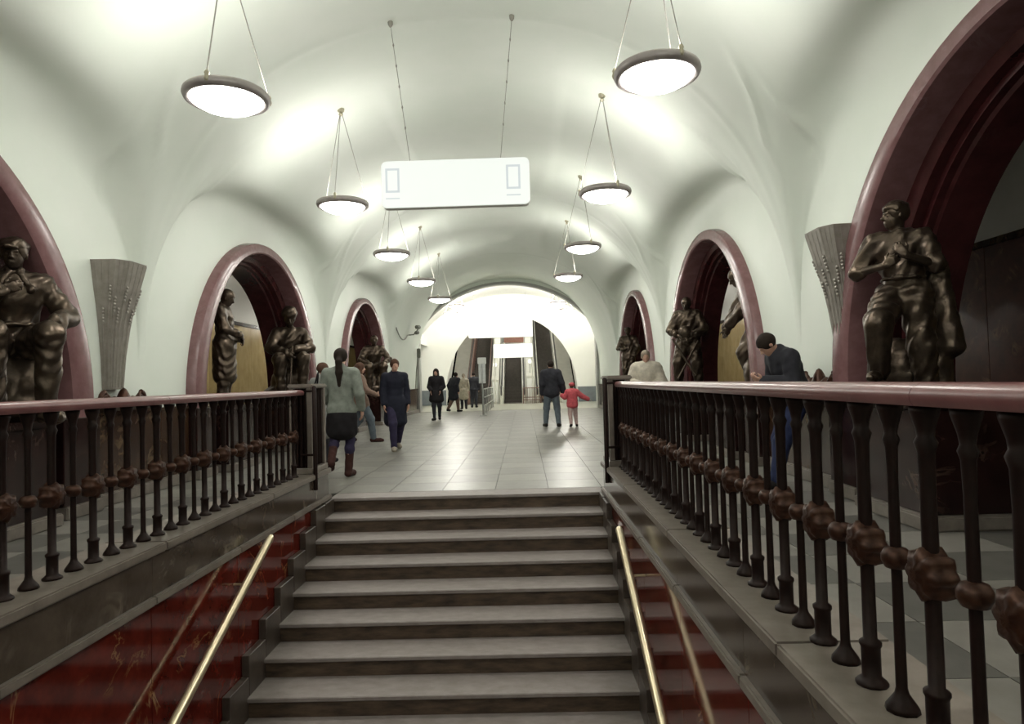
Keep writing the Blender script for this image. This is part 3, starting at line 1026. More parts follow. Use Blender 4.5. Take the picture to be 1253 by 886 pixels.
def lightbox(name, x0, x1, y, z0, z1, face, label, cat, hang=None, print_=None):
    root = empty(name, ((x0 + x1) / 2, y, (z0 + z1) / 2))
    tag(root, label, cat)
    w, h = x1 - x0, z1 - z0
    bm = bmesh.new(); rounded_plate(bm, w, h, 0.16, 0.06)
    bm_obj('casing', bm, 'white_metal', root)
    bm = bmesh.new(); rounded_plate(bm, w - 0.04, h - 0.04, 0.012, 0.05, y=-0.088)
    bm_obj('face', bm, face, root)
    if hang:
        for sx in (-1, 1):
            tube('hanger', [(sx * w * 0.4, 0, h / 2 - 0.01), (sx * w * 0.4, 0, hang - (z0 + z1) / 2)], 0.012, 'steel', root, 6)
    return root
lightbox('overhead_lightbox', -2.2, 1.23, 28.0, 3.6, 4.72, 'lightbox_far', 'wide white lightbox hanging in front of the escalators', 'sign', 6.0)
lightbox('direction_board', -0.37, 0.75, 29.3, 3.36, 3.78, 'sign_red', 'small red-brown board above the middle escalator', 'sign')
lightbox('escalator_lightbox', -0.96, 1.22, 29.3, 2.55, 3.33, 'lightbox_far', 'white lightbox over the head of the middle escalator', 'sign')
# gantry carrying the two boards
gn = empty('sign_gantry', (0.13, 29.45, 0)); tag(gn, 'slim steel gantry carrying the boards before the escalators', 'gantry')
for sx in (-1.04, 1.04):
    tube('post', [(sx, 0, 0), (sx, 0, 3.8)], 0.035, 'esc_side', gn, 10)
tube('beam', [(-1.04, 0, 3.8), (1.04, 0, 3.8)], 0.035, 'esc_side', gn, 10)

# low brown barrier right of the middle escalator
br = empty('low_barrier', (1.12, 29.3, 0)); tag(br, 'low dark brown metal barrier between two escalators', 'barrier')
for k in range(9):
    x = -0.48 + 0.12 * k
    tube('bar', [(x, 0, 0), (x, 0, 0.86)], 0.014 if 0 < k < 8 else 0.03, 'esc_wood', br, 6)
for z in (0.2, 0.34, 0.86):
    tube('cross_rail', [(-0.48, 0, z), (0.48, 0, z)], 0.025, 'esc_wood', br, 6)

# steel queue railing with a tall post, along the hall
qr = empty('queue_railing', (-0.86, 17.7, 0)); tag(qr, 'steel queue railing running towards the escalators', 'railing')
y = 0.0
while y <= 7.6:
    tube('post', [(0, y, 0.012), (0, y, 1.0)], 0.03, 'steel', qr, 8)
    tube('post_foot', [(0, y, 0), (0, y, 0.012), (0, y, 0.02)], [0.08, 0.08, 0.035], 'steel', qr, 10)
    y += 1.5
for z in (0.35, 0.66, 0.98):
    tube('rail', [(0, 0, z), (0, 7.5, z)], 0.022, 'steel', qr, 8)
tp = empty('notice_post', (-0.86, 17.2, 0)); tag(tp, 'tall steel post with a small pale box on top, before the queue railing', 'post')
tube('pole', [(0, 0, 0.012), (0, 0, 1.95)], 0.028, 'steel', tp, 10)
tube('foot', [(0, 0, 0), (0, 0, 0.015), (0, 0, 0.03)], [0.14, 0.14, 0.035], 'steel', tp, 14)
box('notice_box', -0.16, 0.16, -0.05, 0.05, 1.92, 2.16, 'white_metal', tp, 0.015, 2)
box('notice_panel', -0.13, 0.13, -0.02, 0.02, 1.2, 1.92, 'steel', tp, 0.006)

# camera bracket and cable on the left wall by the portal
cb = empty('wall_camera', (-3.80, 18.3, 3.15)); tag(cb, 'small dark camera on a wall bracket with drooping cable near the portal', 'camera')
def wx(x, y, z):
    return (x, y, z)
tube('bracket', [(0.0, 0, 0.0), (0.25, 0, 0.02), (0.42, 0, 0.22)], 0.025, 'grey_cable', cb, 8)
tube('camera_body', [(0.36, -0.24, 0.28), (0.40, -0.22, 0.29), (0.44, 0.12, 0.31)], [0.05, 0.075, 0.075], 'grey_cable', cb, 12)
tube('second_body', [(0.30, 0.2, 0.10), (0.34, 0.4, 0.12)], 0.07, 'grey_cable', cb, 12)
tube('cable', [(0.04, 0, 0.0)] + [(0.04, -0.25 * k, -0.25 + 0.035 * (k - 5) ** 2 * 0.4) for k in range(1, 11)], 0.022, 'grey_cable', cb, 6)
jb = empty('junction_box', (-3.84, 20.9, 2.35)); tag(jb, 'small grey junction box at the top of the portal jamb', 'fitting')
box('body', 0.0, 0.14, -0.2, 0.1, 0.0, 0.4, 'grey_cable', jb, 0.02, 2)
tube('conduit', [(0.02, -0.05, 0.02), (-0.06, -0.05, -0.6), (-0.11, -0.05, -1.32)], 0.02, 'grey_cable', jb, 6)

# added lamps that light the far hall, the platforms and the tunnel
for x, y in ((-2.4, 23.6), (2.4, 23.6), (-3.0, 26.8), (3.0, 26.8)):
    pendant(x, y, 4.85, 2.2 + 4.0 * math.sqrt(1 - (x / XH) ** 2), 'added round white lamp to light the escalator hall', 'added lamps of the escalator hall', 0.5, 110.0)
for x in (-6.3, 6.3):  # unseen lamps added to light the platform walls behind the arches
    for y in (10.5, 16.5, 22.5):
        if x > 0 and y < 12:
            continue
        pendant(x, y, 4.0, 3.35 + 1.5 * math.sqrt(1 - ((abs(x) - (XP0 + XP1) / 2) / ((XP1 - XP0) / 2)) ** 2), 'added round white lamp to light the side platform', 'added lamps over the platforms', 0.5, 22.0)
tl = None
for y in (33.0, 37.0):  # lamps added to brighten the tunnel
    pendant(0.0, y, 3.6 + (y - 30) * T30, 0.6 + TB + (y - 30) * T30, 'added round white lamp to light the sloping escalator tunnel', 'added lamps of the escalator tunnel', 0.5, 120.0)

# ------------------------------------------------------------------ figures: bodies grown from smooth distance fields
V3 = lambda *a: np.array(a, float)

def surf_net(F, org, h):
    off = np.array([(i, j, k) for i in (0, 1) for j in (0, 1) for k in (0, 1)])
    S = F < 0
    c = np.zeros(tuple(n - 1 for n in F.shape), np.int8)
    sh = c.shape
    for o in off:
        c += S[o[0]:o[0] + sh[0], o[1]:o[1] + sh[1], o[2]:o[2] + sh[2]]
    act = np.argwhere((c > 0) & (c < 8))
    vals = np.stack([F[act[:, 0] + o[0], act[:, 1] + o[1], act[:, 2] + o[2]] for o in off], 1)
    pos = np.zeros((len(act), 3))
    cnt = np.zeros(len(act))
    for a in range(8):
        for b in range(a + 1, 8):
            if abs(off[a] - off[b]).sum() == 1:
                m = (vals[:, a] < 0) != (vals[:, b] < 0)
                t = vals[m, a] / (vals[m, a] - vals[m, b])
                pos[m] += off[a] + t[:, None] * (off[b] - off[a])
                cnt[m] += 1
    verts = (act + pos / cnt[:, None]) * h + org
    idm = -np.ones(sh, np.int64)
    idm[act[:, 0], act[:, 1], act[:, 2]] = np.arange(len(act))
    quads = []
    for ax in range(3):
        u, v = (ax + 1) % 3, (ax + 2) % 3
        sl0 = [slice(None)] * 3; sl1 = [slice(None)] * 3
        sl0[ax] = slice(0, -1); sl1[ax] = slice(1, None)
        A, B = S[tuple(sl0)], S[tuple(sl1)]
        e = np.argwhere(A != B)
        ok = (e[:, u] > 0) & (e[:, v] > 0) & (e[:, u] < F.shape[u] - 1) & (e[:, v] < F.shape[v] - 1)
        e = e[ok]
        ins = A[e[:, 0], e[:, 1], e[:, 2]]
        def cell(du, dv):
            q = e.copy(); q[:, u] -= du; q[:, v] -= dv
            return idm[q[:, 0], q[:, 1], q[:, 2]]
        q = np.stack([cell(1, 1), cell(0, 1), cell(0, 0), cell(1, 0)], 1)
        q[~ins] = q[~ins][:, ::-1]
        quads.append(q)
    return verts, np.concatenate(quads)

def sdf_mesh(name, prims, h=0.012, k=0.02, fold=0.0, seed=0):
    """prims: ('c', a, b, ra, rb[, k]) capsule, ('e', centre, radii, axes[, k]) ellipsoid, '-e'/'-c' to cut away"""
    lo = np.full(3, 1e9); hi = -lo
    for p in prims:
        if p[0] == 'c':
            r = max(p[3], p[4])
            lo = np.minimum(lo, np.minimum(p[1], p[2]) - r); hi = np.maximum(hi, np.maximum(p[1], p[2]) + r)
        elif p[0] == 'e':
            r = max(p[2])
            lo = np.minimum(lo, p[1] - r); hi = np.maximum(hi, p[1] + r)
    lo -= 3 * h + 0.02; hi += 3 * h + 0.02
    n = np.ceil((hi - lo) / h).astype(int) + 1
    F = np.full(n, 1.0, np.float32)
    ax = [lo[i] + h * np.arange(n[i]) for i in range(3)]
    for p in prims:
        op = p[0]
        kk = k
        if op[-1] == 'c':
            a, b, ra, rb = p[1:5]
            if len(p) > 5: kk = p[5]
            r = max(ra, rb)
            bl, bh = np.minimum(a, b) - r, np.maximum(a, b) + r
        else:
            cen, rad, axes = p[1:4]
            if len(p) > 4: kk = p[4]
            r = max(rad)
            bl, bh = cen - r, cen + r
        m = kk * 2 + 2 * h + 0.01
        i0 = np.maximum(np.floor((bl - m - lo) / h).astype(int), 0)
        i1 = np.minimum(np.ceil((bh + m - lo) / h).astype(int) + 1, n)
        if (i1 <= i0).any():
            continue
        X, Y, Z = np.meshgrid(ax[0][i0[0]:i1[0]], ax[1][i0[1]:i1[1]], ax[2][i0[2]:i1[2]], indexing='ij')
        if op[-1] == 'c':
            d = b - a
            L = max(float(d @ d), 1e-9)
            t = np.clip(((X - a[0]) * d[0] + (Y - a[1]) * d[1] + (Z - a[2]) * d[2]) / L, 0, 1)
            D = np.sqrt((X - a[0] - t * d[0]) ** 2 + (Y - a[1] - t * d[1]) ** 2 + (Z - a[2] - t * d[2]) ** 2) - (ra + (rb - ra) * t)
        else:
            x, y, z = X - cen[0], Y - cen[1], Z - cen[2]
            if axes is not None:
                x, y, z = (x * axes[0][0] + y * axes[0][1] + z * axes[0][2], x * axes[1][0] + y * axes[1][1] + z * axes[1][2], x * axes[2][0] + y * axes[2][1] + z * axes[2][2])
            k0 = np.sqrt((x / rad[0]) ** 2 + (y / rad[1]) ** 2 + (z / rad[2]) ** 2)
            k1 = np.sqrt((x / rad[0] ** 2) ** 2 + (y / rad[1] ** 2) ** 2 + (z / rad[2] ** 2) ** 2) + 1e-9
            D = k0 * (k0 - 1) / k1
        sl = tuple(slice(i0[i], i1[i]) for i in range(3))
        f = F[sl]
        if op[0] == '-':
            D = -D
            g = np.maximum(kk - np.abs(f - D), 0) / kk
            F[sl] = np.maximum(f, D) + g * g * kk * 0.25
        else:
            g = np.maximum(kk - np.abs(f - D), 0) / kk
            F[sl] = np.minimum(f, D) - g * g * kk * 0.25
    if fold:
        X, Y, Z = np.meshgrid(*ax, indexing='ij')
        s1 = seed * 1.7
        F += fold * (np.sin(31 * Z + 19 * X + 9 * np.sin(7 * Y + s1) + s1) * np.sin(13 * Y - 17 * X + 6 * np.sin(5 * Z + s1)) + 0.6 * np.sin(47 * X + 23 * Z + 5 * np.sin(11 * Y)))
    v, q = surf_net(F, lo, h)
    me = bpy.data.meshes.new(name)
    me.vertices.add(len(v))
    me.vertices.foreach_set('co', v.ravel())
    me.loops.add(q.size)
    me.loops.foreach_set('vertex_index', q.ravel().astype(np.int32))
    me.polygons.add(len(q))
    me.polygons.foreach_set('loop_start', np.arange(0, q.size, 4, dtype=np.int32))
    me.polygons.foreach_set('loop_total', np.full(len(q), 4, np.int32))
    me.update(calc_edges=True)
    me.validate()
    me.polygons.foreach_set('use_smooth', [True] * len(me.polygons))
    return me

def unit(v):
    return v / (np.linalg.norm(v) + 1e-9)

STAND = dict(P=V3(0, 0, 0.95), W=V3(0, 0.0, 1.10), C=V3(0, 0.0, 1.31), N=V3(0, -0.015, 1.475), H=V3(0, 0.015, 1.63),
             sR=V3(0.185, -0.01, 1.415), eR=V3(0.235, -0.03, 1.13), wR=V3(0.235, 0.06, 0.89),
             sL=V3(-0.185, -0.01, 1.415), eL=V3(-0.235, -0.03, 1.13), wL=V3(-0.235, 0.06, 0.89),
             hR=V3(0.09, 0, 0.92), kR=V3(0.10, 0.02, 0.50), aR=V3(0.10, -0.03, 0.085), fR=V3(0.03, 0.14, -0.05),
             hL=V3(-0.09, 0, 0.92), kL=V3(-0.10, 0.02, 0.50), aL=V3(-0.10, -0.03, 0.085), fL=V3(-0.03, 0.14, -0.05),
             look=V3(0, 1, 0.0), gR=V3(0.0, 0.15, -1), gL=V3(0.0, 0.15, -1), nR=V3(-1, 0.2, 0), nL=V3(1, 0.2, 0))

def pose(**kw):
    J = dict(STAND)
    for a, b in kw.items():
        J[a] = V3(*b)
    return J

def raise_all(J, d):
    J = dict(J)
    for k_ in J:
        if k_ not in ('look', 'gR', 'gL', 'nR', 'nL', 'fR', 'fL'):
            J[k_] = J[k_] + V3(*d)
    return J

def hand(w, g, nrm, side, curl=0.5, s=1.0):
    """palm, four unequal bent fingers and a thumb that leaves the side of the palm"""
    g = unit(g); nrm = unit(nrm - g * (nrm @ g)); sv = np.cross(g, nrm) * side
    out = []
    L = (0.040, 0.045, 0.042, 0.033)
    for i in range(4):
        o = (1.5 - i) * 0.021 * s
        a = w + g * 0.012 * s + sv * o * 0.7
        kn = w + g * (0.088 - 0.006 * abs(i - 1)) * s + sv * o
        out.append(('c', a, kn, 0.016 * s, 0.0135 * s, 0.012))
        p = kn
        for j, f in enumerate((1.0, 0.7, 0.55)):
            ang = curl * (0.5 + 0.75 * j)
            d = g * math.cos(ang) + nrm * math.sin(ang)
            q = p + d * L[i] * f * s
            out.append(('c', p, q, (0.0105 - 0.001 * j) * s, (0.0095 - 0.001 * j) * s, 0.003))
            p = q
    b = w + g * 0.03 * s + sv * 0.026 * s
    m = b + (g * 0.55 + sv * 0.75 + nrm * 0.25) * 0.045 * s
    e = m + unit(g * 0.9 + sv * 0.25 + nrm * 0.35) * 0.034 * s
    out += [('c', b, m, 0.0155 * s, 0.0125 * s, 0.010), ('c', m, e, 0.012 * s, 0.010 * s, 0.003)]
    return out

def head_prims(J, s=1.0):
    H = J['H']; y = unit(J['look']); x = unit(np.cross(y, V3(0, 0, 1))); z = np.cross(x, y)
    A = (x, y, z)
    at = lambda a, b, c: H + (x * a + y * b + z * c) * s
    pr = [('e', at(0, -0.012, 0.028), (0.074 * s, 0.094 * s, 0.088 * s), A),
          ('e', at(0, 0.020, -0.03), (0.060 * s, 0.068 * s, 0.082 * s), A),
          ('e', at(0, 0.052, -0.088), (0.030 * s, 0.028 * s, 0.022 * s), A),
          ('e', at(0, 0.076, 0.022), (0.048 * s, 0.016 * s, 0.012 * s), A, 0.012),
          ('c', at(0, 0.086, 0.012), at(0, 0.107, -0.022), 0.009 * s, 0.0135 * s, 0.010),
          ('c', at(-0.010, 0.094, -0.028), at(0.010, 0.094, -0.028), 0.009 * s, 0.009 * s, 0.006),
          ('-e', at(0.031, 0.092, 0.0), (0.017 * s, 0.014 * s, 0.011 * s), A, 0.010),
          ('-e', at(-0.031, 0.092, 0.0), (0.017 * s, 0.014 * s, 0.011 * s), A, 0.010),
          ('e', at(0.031, 0.074, 0.0), (0.012 * s, 0.012 * s, 0.009 * s), A, 0.003),
          ('e', at(-0.031, 0.074, 0.0), (0.012 * s, 0.012 * s, 0.009 * s), A, 0.003),
          ('c', at(-0.019, 0.083, -0.056), at(0.019, 0.083, -0.056), 0.0075 * s, 0.0075 * s, 0.004),
          ('c', at(-0.016, 0.081, -0.069), at(0.016, 0.081, -0.069), 0.0085 * s, 0.0085 * s, 0.004),
          ('e', at(0.077, -0.008, -0.006), (0.010 * s, 0.022 * s, 0.033 * s), A, 0.006),
          ('e', at(-0.077, -0.008, -0.006), (0.010 * s, 0.022 * s, 0.033 * s), A, 0.006)]
    return pr, at, A

def torso(J, inf=0.0, lowz=None):
    x = unit(J['sR'] - J['sL']); z = unit(J['N'] - J['P']); y = np.cross(z, x)
    A = (x, y, z)
    hx = unit(J['hR'] - J['hL'])
    hz = unit(z + V3(0, 0, 0.3)); hy = np.cross(hz, hx)
    return [('e', J['P'], (0.165 + inf, 0.115 + inf, 0.125 + inf), (hx, hy, np.cross(hx, hy)), 0.05),
            ('e', J['W'], (0.142 + inf, 0.100 + inf, 0.15 + inf), A, 0.05),
            ('e', J['C'], (0.172 + inf, 0.112 + inf, 0.175 + inf), A, 0.05),
            ('c', J['N'] - z * 0.05, J['sR'] - x * 0.02, 0.062 + inf, 0.056 + inf, 0.04),
            ('c', J['N'] - z * 0.05, J['sL'] + x * 0.02, 0.062 + inf, 0.056 + inf, 0.04)], A

def arms(J, inf=0.0, upto=1.0, sides='RL'):
    out = []
    for s in sides:
        w = J['e' + s] + (J['w' + s] - J['e' + s]) * upto
        out += [('c', J['s' + s], J['e' + s], 0.053 + inf, 0.042 + inf, 0.03), ('c', J['e' + s], w, 0.043 + inf, 0.031 + inf, 0.02)]
    return out

def legs(J, inf=0.0, upto=1.0, hem=0.0):
    out = []
    for s in 'RL':
        a = J['k' + s] + (J['a' + s] - J['k' + s]) * upto
        out += [('c', J['h' + s], J['k' + s], 0.086 + inf, 0.058 + inf, 0.04)]
        m = J['k' + s] + (J['a' + s] - J['k' + s]) * 0.3 + (-0.012) * unit(V3(0, 1, 0))
        if hem:
            out += [('c', J['k' + s], a, 0.058 + inf, hem, 0.03)]
        else:
            out += [('c', J['k' + s], m, 0.056 + inf, 0.055 + inf, 0.03), ('c', m, a, 0.055 + inf, 0.036 + inf, 0.03)]
    return out

def feet(J, inf=0.0):
    out = []
    for s in 'RL':
        a = J['a' + s]
        d = J['f' + s]
        heel = a + V3(0, 0, -0.04) - unit(d * V3(1, 1, 0)) * 0.03
        ball = a + d
        out += [('c', a, heel, 0.036 + inf, 0.036 + inf, 0.02), ('c', heel, ball, 0.036 + inf, 0.034 + inf, 0.02), ('c', ball, ball + unit(d * V3(1, 1, 0)) * 0.05 + V3(0, 0, -0.002), 0.034 + inf, 0.026 + inf, 0.02)]
    return out

def hair(J, style, s=1.0):
    pr, at, A = head_prims(J, s)
    if style == 'bald':
        return None
    e = 0.014 if style == 'short' else 0.02
    h = [('e', at(0, -0.014, 0.034), ((0.074 + e) * s, (0.094 + e) * s, (0.088 + e) * s), A)]
    if style == 'pony':
        a = at(0, -0.10, 0.02); b = at(0, -0.155, -0.06); c = at(0, -0.15, -0.2); d = at(0.0, -0.145, -0.38)
        h += [('c', a, b, 0.035, 0.045, 0.02), ('c', b, c, 0.045, 0.05, 0.02), ('c', c, d, 0.05, 0.022, 0.02)]
    if style == 'long':
        for sx in (-1, 1):
            h += [('c', at(sx * 0.062, -0.02, 0.03), at(sx * 0.085, 0.0, -0.2), 0.035, 0.04, 0.03)]
        h += [('c', at(0, -0.08, 0.0), at(0, -0.10, -0.24), 0.06, 0.06, 0.04)]
    h += [('-e', at(0, 0.10, -0.052), (0.066 * s, 0.085 * s, 0.096 * s), A, 0.012), ('-e', at(0, 0.03, -0.16), (0.07 * s, 0.09 * s, 0.07 * s), A, 0.012) if style == 'short' else ('-e', at(0, 0.12, -0.12), (0.05, 0.06, 0.1), A, 0.012)]
    return h

def body_prims(J, hs=1.0, curl=0.5, headscale=1.0):
    t, A = torso(J)
    hp, at, _ = head_prims(J, headscale)
    nk = [('c', J['N'] - V3(0, 0, 0.03), at(0, -0.02, -0.06), 0.058, 0.052, 0.03)]
    pr = t + arms(J) + legs(J) + feet(J) + nk + hp
    for s, sd in (('R', 1), ('L', -1)):
        pr += hand(J['w' + s], J['g' + s], J['n' + s], sd, curl, hs)
    return pr

def skirt(J, top, bot, r0, r1, flat=0.8):
    pr = []
    for i in range(13):
        f = i / 12
        pr.append(('e', top + (bot - top) * f, (r0 + (r1 - r0) * f, (r0 + (r1 - r0) * f) * flat, 0.10), None, 0.05))
    return pr

def figure(name, J, loc, rz, label, cat, outfit, hstyle='short', scale=1.0, h=0.012, seed=0, curl=0.5, fold=0.004, group=None, mats=None, headscale=1.0):
    """outfit: list of (part name, material, list of prims); all-bronze when mats is given"""
    root = empty(name, loc, rz, None, scale)
    tag(root, label, cat, group)
    mt = (lambda m: mats) if mats else (lambda m: m)
    mesh_obj('body', sdf_mesh('body', body_prims(J, 1.0, curl, headscale), h, 0.02), mt('skin'), root)
    hh = hair(J, hstyle, headscale)
    for part, mat, prims in outfit:
        mesh_obj(part, sdf_mesh(part, prims, h, 0.025, fold, seed), mt(mat), root)
    if hh:
        mesh_obj('hair', sdf_mesh('hair', hh, min(h, 0.012), 0.015, 0.0015, seed), mt({'short': 'hair_dark', 'pony': 'hair_dark', 'long': 'hair_dark'}[hstyle]), root)
    return root

def jacket(J, inf=0.022, upto=0.94, hem=0.10, bulk=0.0):
    t, A = torso(J, inf + bulk)
    p = t + arms(J, inf + bulk * 0.5, upto)
    z = A[2]
    p += [('c', J['N'] - z * 0.01 - A[1] * 0.02, J['N'] + z * 0.025 - A[1] * 0.02, 0.075, 0.068, 0.02)]
    p += [('e', J['P'] - V3(0, 0, hem * 0.6), (0.175 + inf, 0.125 + inf, 0.11), (unit(J['hR'] - J['hL']), np.cross(V3(0, 0, 1), unit(J['hR'] - J['hL'])), V3(0, 0, 1)), 0.05)]
    return p

def coat(J, length, inf=0.026, bulk=0.0, flare=0.22):
    return jacket(J, inf, 0.95, 0.05, bulk) + skirt(J, J['P'] + V3(0, 0, 0.0), J['P'] + V3(0, 0, -length), 0.19 + bulk, flare)

def trousers(J, inf=0.018, hem=0.06):
    inf += 0.012
    t, A = torso(J, 0.018)
    return t[:1] + legs(J, inf, 0.97, hem)

def cap(J, s=1.0, brim=True, tall=0.0):
    _, at, A = head_prims(J, s)
    p = [('e', at(0, -0.008, 0.062 + tall), (0.098 * s, 0.115 * s, (0.068 + tall) * s), A)]
    if brim:
        p += [('e', at(0, 0.105, 0.048), (0.07 * s, 0.055 * s, 0.014 * s), A, 0.012)]
    p += [('-e', at(0, 0.03, -0.05), (0.085 * s, 0.2 * s, 0.075 * s), A, 0.01)]
    return p

# ------------------------------------------------------------------ bronze statues on the plinths (generic figures)
ZP = 1.0
SEAT = dict(P=(0, -0.06, 0.62), W=(0, -0.03, 0.78), C=(0, 0.02, 0.98), N=(0, 0.04, 1.15), H=(0, 0.09, 1.31),
            sR=(0.2, 0.03, 1.09), sL=(-0.2, 0.03, 1.09), hR=(0.1, -0.02, 0.60), hL=(-0.1, -0.02, 0.60),
            kR=(0.18, 0.40, 0.66), kL=(-0.18, 0.40, 0.66), aR=(0.16, 0.36, 0.085), aL=(-0.16, 0.36, 0.085), fR=(0.04, 0.14, -0.05), fL=(-0.04, 0.14, -0.05))

def rock(name, root, prims, mat='bronze', seed=3):
    mesh_obj(name, sdf_mesh(name, prims, 0.02, 0.05, 0.006, seed), mat, root)

def rod(root, a, b, r, name='staff'):
    tube(name, [a, b], r, 'bronze', root, 8)

def statue(J, loc, rz, label, outfit, hstyle='short', scale=1.0, h=0.013, seed=0, fold=0.009, curl=0.9, headscale=1.05):
    return figure('bronze_statue', J, (loc[0], loc[1], ZP), rz, label, 'statue', outfit, hstyle, scale, h, seed, curl, fold, 'bronze statues in the arches', 'bronze', headscale)

# standing figure, hand to its chest, one foot raised on a block
J = pose(P=(0, -0.03, 0.93), C=(0.03, -0.02, 1.29), N=(0.03, -0.02, 1.455), H=(0.04, 0.0, 1.61), look=(0.85, 0.55, -0.02), sR=(0.21, 0.0, 1.40), sL=(-0.16, -0.02, 1.39),
         eR=(0.34, 0.02, 1.14), wR=(0.11, 0.22, 1.15), gR=(-0.8, 0.1, 0.5), nR=(-0.1, -1, 0.2), eL=(-0.25, 0.06, 1.14), wL=(-0.05, 0.24, 1.22), gL=(0.55, 0.05, 0.8), nL=(0.2, -1, 0),
         hR=(0.10, -0.02, 0.90), kR=(0.17, 0.27, 0.66), aR=(0.20, 0.12, 0.245), kL=(-0.12, 0.03, 0.48), aL=(-0.14, -0.05, 0.085))
st = statue(J, (3.98, -1.60), 2.52, 'bronze statue standing with a hand to its chest in the dark arch', [
    ('shirt', 'bronze', torso(J, 0.024)[0] + arms(J, 0.034, 0.02)), ('belt', 'bronze', [('e', J['W'] - V3(0, 0, 0.05), (0.185, 0.15, 0.035), None)]),
    ('trousers', 'bronze', trousers(J, 0.042, 0.085)), ('shoes', 'bronze', feet(J, 0.012)), ('headscarf', 'bronze', cap(J, 1.0, False))], 'short', 0.99, 0.011, 1)
rock('foot_block', st, [('e', V3(0.22, 0.13, 0.07), (0.17, 0.2, 0.10), None), ('e', V3(0.1, -0.25, 0.25), (0.25, 0.16, 0.3), None)])
rock('drapery', st, [('c', V3(-0.27, -0.16, 1.12), V3(-0.33, -0.14, 0.45), 0.06, 0.10), ('c', V3(-0.2, -0.18, 1.1), V3(-0.22, -0.18, 0.1), 0.08, 0.12)])

# seated figure in a long coat, cap, one hand on the thigh
J = pose(**{**SEAT, 'eL': (-0.36, 0.10, 0.83), 'wL': (-0.22, 0.36, 0.76), 'gL': (0.3, 0.8, -0.3), 'nL': (0.1, -0.3, -1), 'eR': (0.33, 0.12, 0.86), 'wR': (0.10, 0.27, 1.0), 'gR': (-0.8, 0.3, 0.35), 'nR': (0, -1, 0), 'look': (0.3, 0.95, -0.1)})
st = statue(J, (-4.05, -1.33), -2.35, 'seated bronze statue in a buttoned coat and cap beside the flared vent', [
    ('coat', 'bronze', jacket(J, 0.034, 0.95, 0.02) + [('c', J['hR'], J['kR'] - V3(0, 0.06, 0), 0.12, 0.11, 0.04), ('c', J['hL'], J['kL'] - V3(0, 0.06, 0), 0.12, 0.11, 0.04)]),
    ('trousers', 'bronze', trousers(J, 0.03, 0.07)), ('boots', 'bronze', feet(J, 0.014)), ('belt', 'bronze', [('e', J['W'] - V3(0, 0, 0.02), (0.196, 0.165, 0.035), None)]), ('collar', 'bronze', [('c', J['N'] + V3(sx_ * 0.03, 0.07, 0.03), J['N'] + V3(sx_ * 0.10, 0.125, -0.12), 0.03, 0.028) for sx_ in (-1, 1)] + [('c', J['N'] + V3(sx_ * 0.03, 0.07, 0.03), J['N'] + V3(sx_ * 0.06, -0.05, 0.03), 0.03, 0.03) for sx_ in (-1, 1)]), ('cap', 'bronze', cap(J, 1.05, True))], 'short', 1.17, 0.011, 2)
rock('seat_block', st, [('e', V3(0, -0.12, 0.26), (0.30, 0.27, 0.33), None), ('e', V3(0.1, -0.1, 0.10), (0.33, 0.33, 0.15), None)])
rod(st, (0.30, 0.36, 0.0), (0.17, 0.32, 1.02), 0.02)

# seated, hands together between the knees, wide fur hat
J = pose(**{**SEAT, 'eR': (0.31, 0.17, 0.84), 'wR': (0.06, 0.40, 0.74), 'gR': (-0.5, 0.5, -0.6), 'nR': (-0.5, -0.6, 0), 'eL': (-0.31, 0.17, 0.84), 'wL': (-0.06, 0.38, 0.80), 'gL': (0.5, 0.5, -0.6), 'nL': (0.5, -0.6, 0), 'look': (0.0, 0.95, -0.3)})
st = statue(J, (-4.02, 5.88), -2.75, 'seated bronze statue in a wide hat, hands joined, beside the yellow marble', [
    ('coat', 'bronze', jacket(J, 0.04, 0.95, 0.02)), ('trousers', 'bronze', trousers(J, 0.036, 0.07)), ('boots', 'bronze', feet(J, 0.014)), ('hat', 'bronze', cap(J, 1.22, False, 0.03))], 'short', 1.22, 0.014, 3)
rock('seat_block', st, [('e', V3(0, -0.12, 0.26), (0.30, 0.27, 0.33), None), ('e', V3(0.1, -0.1, 0.10), (0.33, 0.33, 0.15), None)])
rod(st, (0.05, 0.52, 0.0), (-0.02, 0.42, 0.86), 0.018)

# standing in a long coat, turned to the hall, head bowed
J = pose(look=(0, 0.9, -0.4), H=(0, 0.05, 1.62), eR=(0.24, 0.06, 1.14), wR=(0.08, 0.24, 1.05), gR=(-0.8, 0.3, -0.2), nR=(0, -1, 0), eL=(-0.24, 0.04, 1.14), wL=(-0.10, 0.22, 0.98), gL=(0.6, 0.5, -0.4), nL=(0.2, -1, 0))
st = statue(J, (-4.05, 3.02), -1.35, 'standing bronze statue in a long coat, head bowed, at the edge of the yellow marble', [
    ('coat', 'bronze', coat(J, 0.55, 0.024, 0.0, 0.20)), ('trousers', 'bronze', trousers(J, 0.03, 0.07)), ('boots', 'bronze', feet(J, 0.014))], 'short', 1.04, 0.014, 4)

